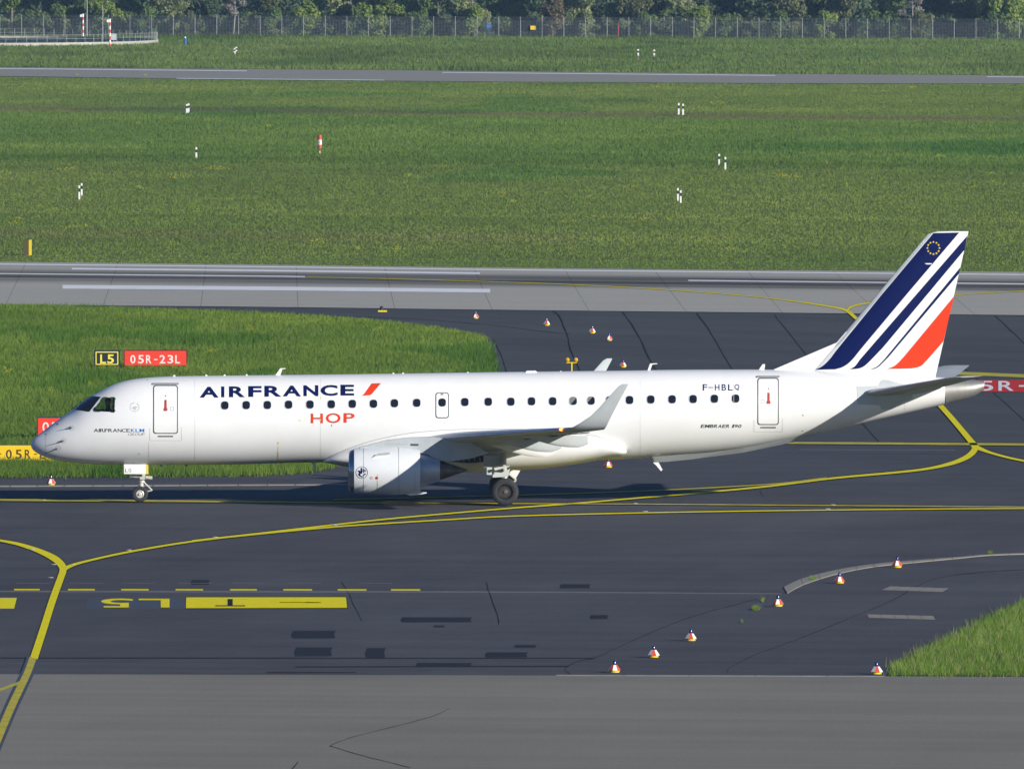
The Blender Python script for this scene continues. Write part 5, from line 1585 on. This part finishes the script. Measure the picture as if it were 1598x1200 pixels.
LM = {'bright': leafmat('bright_leaf', (.30, .37, .08), (.15, .23, .05)), 'mid': leafmat('mid_leaf', (.18, .25, .075), (.09, .15, .05)), 'dark': leafmat('dark_leaf', (.10, .16, .075), (.055, .095, .045)),
      'olive': leafmat('olive_leaf', (.20, .21, .10), (.11, .135, .065)), 'pale': leafmat('pale_flowering_leaf', (.42, .42, .22), (.10, .17, .05)), 'blossom': leafmat('white_blossom', (.46, .42, .40), (.20, .18, .15)), 'brown': leafmat('brownish_bud', (.26, .19, .12), (.11, .11, .06))}
protos = []
for s in range(5):
    rg = random.Random(50 + s)
    tall = s != 4
    bl = []
    Hc = (9.5, 8.0, 11, 8.5, 3.2)[s]
    for q in range(24 if tall else 8):
        z = (.08 + .85 * rg.random() ** 1.5) * Hc
        sp_ = (2.6 if tall else 1.8) * math.sin(math.pi * min(.95, max(.2, z / Hc))) ** .6
        a = rg.uniform(0, 6.28); q_ = rg.uniform(.2, 1) * sp_
        rr_ = rg.uniform(.55, 1.15) * (1 if tall else .75)
        bl.append((q_ * math.cos(a), q_ * math.sin(a), z, rr_, rr_, rr_ * rg.uniform(.7, 1.1)))
    me = leaf_mesh('crown', bl, 10500 if tall else 2600, .17, 100 + s)
    tb = MB()
    tb.tube((0, 0, -.1), (.1, .0, Hc * .5), .16 if tall else .06, .09 if tall else .03, 8); tb.tube((.1, 0, Hc * .5), (.15, .1, Hc * .9), .09 if tall else .03, .02, 6)
    for q in bl[:7]:
        z = max(.3, q[2] * .6); tb.tube((.08, 0, z), (q[0] * .85, q[1] * .85, q[2]), .05, .015, 5)
    tmp = tb.build('trunk', BARK); tme = tmp.data; bpy.data.objects.remove(tmp)
    protos.append((me, tme))
TREES = [  # px, depth behind fence, proto, leaf, scale, label
    (18, 9, 0, 'bright', 1.0, 'yellow-green bushy tree at the far left behind the basin'), (66, 13, 1, 'olive', 1.0, 'dull olive tree second from the left behind the basin'), (108, 10, 3, 'mid', .9, 'mid green tree behind the rear striped post'),
    (168, 7, 2, 'bright', .95, 'bright green tree above the front striped post'), (215, 12, 0, 'mid', 1.0, 'mid green tree right of the bright one near the basin end'), (262, 9, 1, 'pale', .95, 'green tree with pale leaf tips right of the basin'),
    (318, 22, 3, 'dark', 1.0, 'dark tree just left of the blossoming one'), (422, 10, 0, 'olive', .9, 'dull grey-green tree right of the white blossoming tree'), (474, 7, 2, 'bright', .95, 'light green tree with yellowish right side left of the dark gap'),
    (548, 9, 1, 'pale', 1.05, 'green tree with pale flecks right of the dark gap'), (598, 7, 3, 'bright', 1.0, 'light green tree between two flecked trees'), (640, 12, 0, 'pale', .9, 'flecked tree with dark left side near the picture middle'),
    (684, 10, 1, 'mid', .95, 'plain grey-green tree left of the white flowering one'), (738, 6, 2, 'pale', 1.0, 'pale flowering tree above the blue board'), (792, 12, 3, 'mid', 1.0, 'mid green tree just left of the yellow notice'),
    (846, 26, 0, 'dark', 1.0, 'dark tree above the yellow notice'), (912, 8, 1, 'pale', 1.1, 'broad whitish flowering tree right of the yellow notice'), (984, 9, 3, 'olive', 1.0, 'olive brown tree above the thin red pole'),
    (1036, 14, 0, 'mid', .95, 'mid green tree right of the thin red pole'), (1078, 8, 2, 'pale', 1.05, 'pale green flecked tree left of the large dark gap'), (1150, 30, 1, 'dark', 1.1, 'dark blue-green tree filling the large gap'),
    (1226, 9, 3, 'olive', 1.05, 'dull olive tree right of the large dark gap'), (1270, 12, 0, 'mid', .95, 'mid green tree between two dull trees on the right'), (1320, 11, 1, 'olive', 1.0, 'thin grey-brown tree above the airliner fin'),
    (1376, 9, 2, 'mid', 1.0, 'green tree left of the pinkish blossoming one'), (1476, 14, 0, 'dark', 1.0, 'dark tree right of the pinkish blossoming one'), (1520, 10, 3, 'olive', .95, 'dull tree left of the bright clumpy tree'),
    (1572, 7, 1, 'bright', 1.1, 'bright yellow-green clumpy tree at the far right')]
def add_tree(px, dep, pr_, leaf, s, label, name='tree', bark=BARK, rz=None, group='trees behind the fence'):
    p = G(px, fence_y(px)); p.z = -.05; p.y += dep
    p.x *= (p.y - CAM.y) / (p.y - dep - CAM.y)
    r_ = empty(name, p, random.uniform(0, 6.28) if rz is None else rz)
    s *= 1.28 if name == 'tree' else 1.15
    r_.scale = (s, s, s * random.uniform(.92, 1.08))
    for nm_, me, m_ in (('trunk', protos[pr_][1], bark), ('crown', protos[pr_][0], LM[leaf])):
        if not me.materials: me.materials.append(m_)
        o = bpy.data.objects.new(nm_, me); COL.objects.link(o); o.parent = r_
        o.material_slots[0].link = 'OBJECT'; o.material_slots[0].material = m_
    return tag(r_, label, 'tree' if name == 'tree' else 'shrub', group)
for t in TREES: add_tree(*t)
for px, dep, s, lb, lf in ((52, 4, .9, 'low green shrub behind the fence left of the rear striped post', 'mid'), (232, 5, 1, 'low green shrub at the fence near the basin end', 'mid'), (300, 4, .8, 'low dull shrub at the fence above the blue post', 'olive'), (425, 4, 1, 'low shrub at the fence under the dull grey-green tree', 'mid'), (560, 5, 1.1, 'low leafy shrub at the fence right of the dark gap', 'mid'), (655, 5, .9, 'low leafy shrub at the fence left of the blue board', 'mid'), (740, 4, 1, 'low green shrub behind the blue board', 'bright'), (862, 4, 1.25, 'brownish budding shrub right of the yellow notice', 'brown'), (915, 4, .8, 'low pale shrub at the fence under the broad whitish tree', 'pale'), (1010, 5, .9, 'low green shrub at the fence right of the red pole', 'mid'), (1090, 4, 1.1, 'low green shrub under the pale flecked tree', 'bright'), (1128, 5, .9, 'low green shrub at the foot of the large dark gap', 'mid'), (1215, 4, 1, 'low shrub at the fence under the dull olive tree', 'mid'), (1292, 4, .9, 'low yellow-green shrub at the fence above the airliner fin', 'bright'), (1440, 5, 1, 'low shrub at the fence under the pinkish blossom', 'olive'), (1555, 4, 1, 'low green shrub at the fence near the right edge', 'mid')):
    add_tree(px, dep, 4, lf, s, lb, 'shrub', group='shrubs behind the fence')
# two blossoming trees with thin crowns
for px, dep, lb, n in ((365, 2.5, 'white blossoming tree with a thin pale trunk at the fence', 1500), (1425, 7, 'pinkish white blossoming tree with a loose crown', 1800)):
    p = G(px, fence_y(px)); p.z = -.05; p.y += dep
    r_ = empty('blossoming_tree', p); tag(r_, lb, 'tree')
    rg = random.Random(px); bl = []
    tb = MB(); tb.tube((-.12, 0, -.1), (.12, 0, 3.0), .10, .08, 8); tb.tube((.12, 0, 3.0), (.1, 0, 6.0), .08, .03, 6)
    for q in range(13):
        a = rg.uniform(0, 6.28); z = rg.uniform(3.2, 7); q_ = rg.uniform(.5, 2.0)
        bl.append((q_ * math.cos(a), q_ * math.sin(a), z, .62, .62, .5)); tb.tube((.1, 0, min(z * .8, 5.5)), bl[-1][:3], .045, .012, 5)
    tb.build('trunk', PALEBARK, r_)
    me = leaf_mesh('crown', bl, n, .13, px); me.materials.append(LM['blossom']); o = bpy.data.objects.new('crown', me); COL.objects.link(o); o.parent = r_
# pale trunk in the dark gap
p = G(515, fence_y(515)); p.y += 9; p.z = 0
r_ = empty('slim_tree', p); tag(r_, 'slim pale trunk with few leaves in the dark gap', 'tree')
tb = MB(); tb.tube((-.2, 0, -.1), (.05, 0, 5), .12, .09, 8); tb.tube((.05, 0, 5), (.4, 0, 9), .09, .03, 6); tb.tube((0, 0, 4.2), (1.1, 0, 6.4), .05, .02, 5); tb.build('trunk', PALEBARK, r_)
me = leaf_mesh('crown', [(.4, 0, 8.2, 1.2, 1.2, 1.4), (1.1, 0, 6.6, .6, .6, .6)], 700, .14, 5); me.materials.append(LM['mid']); o = bpy.data.objects.new('crown', me); COL.objects.link(o); o.parent = r_
# the wood behind: one mass
rg = np.random.default_rng(3); bl = []
fa, fb = G(-80, fence_y(-80)), G(1680, fence_y(1680))
for q in range(420):
    t = rg.uniform(-.05, 1.05); d_ = rg.uniform(26, 95)
    s = 1.0 + rg.uniform(0, 1.1)
    bl.append((fa.x + (fb.x - fa.x) * t, fa.y + (fb.y - fa.y) * t + d_, rg.uniform(.3, 12), 2.1 * s, 2.1 * s, 1.7 * s))
me = leaf_mesh('wood', bl, 100000, .34, 9)
me.materials.append(leafmat('wood_leaf', (.13, .19, .10), (.07, .11, .065)))
wood = bpy.data.objects.new('wood', me); COL.objects.link(wood); tag(wood, 'dense dark wood behind the row of trees', 'wood', kind='stuff')

bl = []
for q in range(330):
    t = rg.uniform(-.02, 1.02); d_ = rg.uniform(3, 20); s = rg.uniform(.5, 1.15)
    bl.append((fa.x + (fb.x - fa.x) * t, fa.y + (fb.y - fa.y) * t + d_, rg.uniform(.1, 2.6), .95 * s, .95 * s, .95 * s))
me = leaf_mesh('undergrowth', bl, 42000, .17, 19)
me.materials.append(leafmat('undergrowth_leaf', (.19, .24, .085), (.08, .12, .05)))
ug = bpy.data.objects.new('undergrowth', me); COL.objects.link(ug); tag(ug, 'low bushy undergrowth along the back of the fence', 'undergrowth', kind='stuff')

# ================================================================== GRASS
def vnoise(x, y, seed, n=256):
    g = np.random.default_rng(seed).random((n, n))
    xi, yi = np.floor(x).astype(int), np.floor(y).astype(int); fx, fy = x - xi, y - yi
    fx, fy = fx * fx * (3 - 2 * fx), fy * fy * (3 - 2 * fy)
    a, b, c, d = g[xi % n, yi % n], g[(xi + 1) % n, yi % n], g[xi % n, (yi + 1) % n], g[(xi + 1) % n, (yi + 1) % n]
    return (a * (1 - fx) + b * fx) * (1 - fy) + (c * (1 - fx) + d * fx) * fy
def fbm(x, y, seed): return .5 * vnoise(x, y, seed) + .3 * vnoise(x * 2.1, y * 2.1, seed + 1) + .2 * vnoise(x * 4.3, y * 4.3, seed + 2)
def inpoly(x, y, P):
    r_ = np.zeros(len(x), bool)
    for (x0, y0), (x1, y1) in zip(P, P[1:] + P[:1]):
        c = ((y0 > y) != (y1 > y)) & (x < (x1 - x0) * (y - y0) / (y1 - y0 + 1e-12) + x0)
        r_ ^= c
    return r_
GRASSM = mat('grass_blade', (.07, .12, .03), .85, spec=.06, translucent=.35, attr='tint')
def grass(name, poly_px, n, hgt, wid, zone, label, seed, z=0.0, clump=.5):
    P = [tuple(G(*p))[:2] for p in poly_px]
    lo, hi = np.min(P, 0), np.max(P, 0)
    rg = np.random.default_rng(seed)
    X, Y = [], []
    got = 0
    while got < n:
        x, y_ = rg.uniform(lo[0], hi[0], n), rg.uniform(lo[1], hi[1], n)
        m_ = inpoly(x, y_, P)
        X.append(x[m_]); Y.append(y_[m_]); got += m_.sum()
    X, Y = np.concatenate(X)[:n], np.concatenate(Y)[:n]
    X = X + rg.normal(0, .10, n) * (n > 5000); Y = Y + rg.normal(0, .8, n) * (n > 5000)          # ragged edge
    px, py = GP(X, Y, 0.0)
    h = hgt * rg.uniform(.45, 1.25, n)
    col, hs = zone(px, py, X, Y, rg)
    h = h * hs
    wv = wid * rg.uniform(.6, 1.4, n)
    a = rg.uniform(0, np.pi, n); lx, ly = rg.normal(0, .35, n) * h, rg.normal(0, .35, n) * h
    dx, dy = np.cos(a) * wv / 2, np.sin(a) * wv / 2
    V = np.zeros((n, 3, 3))
    V[:, 0] = np.stack([X - dx, Y - dy, np.full(n, z)], 1); V[:, 1] = np.stack([X + dx, Y + dy, np.full(n, z)], 1); V[:, 2] = np.stack([X + lx, Y + ly, z + h], 1)
    me = bpy.data.meshes.new(name)
    me.vertices.add(3 * n); me.vertices.foreach_set('co', V.astype(np.float32).ravel())
    me.loops.add(3 * n); me.loops.foreach_set('vertex_index', np.arange(3 * n, dtype=np.int32))
    me.polygons.add(n); me.polygons.foreach_set('loop_start', np.arange(0, 3 * n, 3, dtype=np.int32))
    at = me.attributes.new('tint', 'FLOAT_COLOR', 'POINT')
    c4 = np.concatenate([np.clip(col, 0, 1), np.ones((n, 1))], 1)
    at.data.foreach_set('color', np.repeat(c4, 3, axis=0).astype(np.float32).ravel())
    me.update(calc_edges=True)
    me.materials.append(GRASSM)
    o = bpy.data.objects.new(name, me); COL.objects.link(o)
    return tag(o, label, 'grass', kind='stuff')
C = lambda *c: np.array(c)[None, :]
def mixc(a, b, t): return a + (b - a) * np.clip(t, 0, 1)[:, None]
def base_col(X, Y, rg, seed, sc_=1.0):
    f1 = fbm(X * .05 * sc_, Y * .02 * sc_, seed); f2 = fbm(X * .6 * sc_, Y * .2 * sc_, seed + 7)
    c = mixc(C(.135, .190, .042), C(.235, .275, .065), (f1 - .3) * 1.6 + (f2 - .5) * .9)
    n = len(X)
    c = mixc(c, C(.26, .235, .11) + np.zeros((n, 3)), np.clip(rg.normal(.0, .10, n), 0, .5))
    return c * rg.uniform(.88, 1.12, n)[:, None]
def zone_field(px, py, X, Y, rg):
    n = len(px)
    q = py - .0105 * (px - 800)
    c = base_col(X, Y, rg, 11) * C(1.0, 1.10, .92)
    hs = np.ones(n)
    wob_ = (fbm(X * .08, Y * .02, 31) - .5) * 10
    brown = np.exp(-((q - 177 + wob_ * .3) / 3.2) ** 2) * .75
    c = mixc(c, C(.20, .15, .085) + np.zeros((n, 3)), brown); hs *= 1 - .55 * brown
    brown2 = np.exp(-((q - 372 + wob_) / 9) ** 2) * .40 * (px < 900)
    c = mixc(c, C(.20, .165, .08) + np.zeros((n, 3)), brown2)
    tall = ((q > 184) & (q < 258 + wob_ * .15))
    hs = np.where(tall, hs * 1.8, hs); c = np.where(tall[:, None], c * C(.84, .95, .93), c)
    edge = np.exp(-((q - 252 + wob_ * .15) / 4.5) ** 2)
    c = c * (1 - .22 * edge[:, None])
    mow = (q > 403)
    c = np.where(mow[:, None], c * C(1.25, 1.30, 1.0), c); hs = np.where(mow, hs * .5, hs)
    band = (vnoise(q * .22 + wob_ * .05, q * 0 + .5, 91) - .5) * .30 + (vnoise(q * .07, q * 0 + 3.5, 92) - .5) * .16
    c = c * (1 + band[:, None] * C(1.0, .8, .8))
    dk = np.clip((fbm(X * .035, Y * .010, 77) - .62) * 6, 0, .45)
    c = c * (1 - dk[:, None] * C(.9, .45, .5))
    return c, hs * (1 + dk)
def zone_far(px, py, X, Y, rg):
    c = base_col(X, Y, rg, 12) * C(.86, .98, 1.05)
    dk = np.clip((fbm(X * .05, Y * .012, 78) - .60) * 6, 0, .5)
    return c * (1 - dk[:, None] * .5), np.ones(len(px)) + dk
def zone_near(px, py, X, Y, rg):
    c = base_col(X, Y, rg, 13, 2.2) * C(.88, 1.08, .74)
    f = fbm(X * .12, Y * .03, 40)
    c = np.where((f > .60)[:, None], c * C(.62, .80, .72), c)
    light = (py < 500 + (px - 300) * .05) & (px < 800) & (py < 530)
    c = np.where(light[:, None], c * C(1.25, 1.2, 1.0), c)
    return c, np.where(light, .65, 1.0) * (1 + .5 * (f > .6))
def zone_right(px, py, X, Y, rg):
    c = base_col(X, Y, rg, 14, 3) * C(1.02, 1.34, .78)
    n = len(px)
    straw = (rg.random(n) < .10)
    c = np.where(straw[:, None], C(.30, .27, .14) + np.zeros((n, 3)), c)
    return c, np.where(straw, 1.5, 1.0)
FIELD = [(-60, 119.5), (400, 125.2), (800, 128.6), (1200, 130.8), (1660, 131.3), (1660, 423.6), (1598, 423.2), (1200, 420.6), (800, 416.8), (400, 411.8), (0, 407.3), (-60, 406.5)]
FAR = [(-60, 56), (800, 58.2), (1660, 62.8), (1660, 117.8), (1200, 115), (800, 111), (400, 107.7), (0, 104.8), (-60, 104.4)]
grass('grass', FIELD, 750000, .125, .07, zone_field, 'wide meadow between the two runways', 1, -.06)
grass('grass', FAR, 170000, .34, .12, zone_far, 'far meadow below the fence', 2, -.06)
grass('grass', PATCH_L5, 270000, .22, .033, zone_near, 'grass island with the red signs left of the exit', 3, -.01)
grass('grass', PATCH_R, 120000, .22, .018, zone_right, 'tall grass corner at the lower right', 4, -.01)
STRIP = [(-60, 722), (515, 722), (516, 731), (480, 737), (400, 742), (200, 743.3), (0, 744), (-60, 744.5)]
grass('grass', STRIP, 26000, .34, .030, zone_near, 'narrow grass strip under the airliner nose', 5, -.01)
# weeds in the cracks of the asphalt
for k, (px, py, rx, ry, n) in enumerate(((1179, 950, 6, 2.2, 260), (1190, 937, 2.2, 1.5, 60), (1545, 864, 4, 1, 120), (1158, 970, 2, 1, 40), (1268, 904, 5, 1.2, 120))):
    grass('weeds', [(px + rx * math.cos(t), py + ry * math.sin(t)) for t in np.linspace(0, 6.0, 9)], n, .13, .02, zone_right, ('weed tuft in the asphalt below the curved kerb', 'small weed near the curved kerb end', 'weed tuft on the thin end of the curved kerb', 'tiny weed left of the weed tuft', 'weeds in the curved kerb joints')[k], 60 + k, -.02)
# wildflowers
FL = [(102, 269, 22, 3), (340, 268, 20, 3), (280, 281, 22, 3.2), (30, 348, 8, 2.6), (22, 354, 16, 2), (112, 360, 16, 2.5), (130, 358, 7, 2), (270, 387, 14, 2.4), (84, 334, 8, 2.4), (418, 202, 5, 2), (216, 196, 4, 1.5), (490, 383, 9, 2.2), (500, 383, 14, 1.8), (120, 297, 6, 1.5), (218, 298, 8, 2), (62, 328, 4, 2), (1293, 259, 6, 3), (1236, 281, 20, 3), (1220, 279, 9, 2), (920, 313, 6, 2.6), (985, 297, 12, 2.6), (1120, 165, 12, 2.4), (886, 352, 14, 2.4), (1000, 350, 12, 2.4), (888, 394, 8, 2), (1140, 395, 10, 2), (1210, 323, 5, 1.8), (1320, 292, 5, 1.6), (1520, 297, 7, 1.8), (1550, 289, 10, 2), (640, 279, 14, 2), (690, 265, 10, 2), (560, 395, 6, 2), (622, 395, 12, 2), (660, 395, 6, 2), (785, 307, 14, 2), (800, 320, 8, 2), (1424, 141, 5, 2), (1145, 323, 6, 1.5), (1548, 276, 6, 1.6), (226, 122, 4, 1.6), (121, 120, 3, 1.4), (13, 586, 7, 4), (79, 617, 5, 3), (140, 607, 4, 2), (330, 555, 14, 3), (590, 523, 10, 3), (700, 545, 9, 2), (390, 520, 6, 2), (1460, 248, 5, 1.4), (630, 64, 4, 1.4), (1024, 139, 10, 2)]
V, F = [], []
rg = random.Random(4)
for cx, cy, rx, ry in FL:
    for q in range(int(3 + rx * ry * .5)):
        a = rg.uniform(0, 6.28); d_ = rg.random() ** .6
        p = G(cx + rx * d_ * math.cos(a), cy + ry * d_ * math.sin(a)); k = mpp(cx, cy)
        s = rg.uniform(.5, 1.0) * min(.85 * k, .06); zz_ = .22 + rg.uniform(0, .16)
        n = len(V)
        for t in range(4): V.append((p.x + s * math.cos(t * 1.571), p.y - s * .5 * math.sin(t * 1.571), zz_ + s * math.sin(t * 1.571)))
        V.append((p.x, p.y, zz_ + s * .6)); F += [(n, n + 1, n + 4), (n + 1, n + 2, n + 4), (n + 2, n + 3, n + 4), (n + 3, n, n + 4)]
wf_ = new_obj('wildflowers', V, F, mat('yellow_petal', (.52, .47, .03), .7, spec=.1)); tag(wf_, 'patches of yellow wildflowers in the meadows', 'flowers', kind='stuff')

# ================================================================== HAZE
hz_ = MB(); hz_.box(-3200, -700, -1.1, 3200, 5300, 30)
hm = bpy.data.materials.new('haze'); hm.use_nodes = True
t = hm.node_tree; t.nodes.remove(t.nodes['Principled BSDF'])
pv = t.nodes.new('ShaderNodeVolumePrincipled')
pv.inputs['Color'].default_value = (.42, .68, 1.0, 1)
pv.inputs['Density'].default_value = 0.000048
pv.inputs['Anisotropy'].default_value = 0.0
t.links.new(pv.outputs[0], t.nodes['Material Output'].inputs['Volume'])
haze = hz_.build('haze', hm)
tag(haze, 'thin blue morning haze over the airfield', 'haze', kind='stuff')
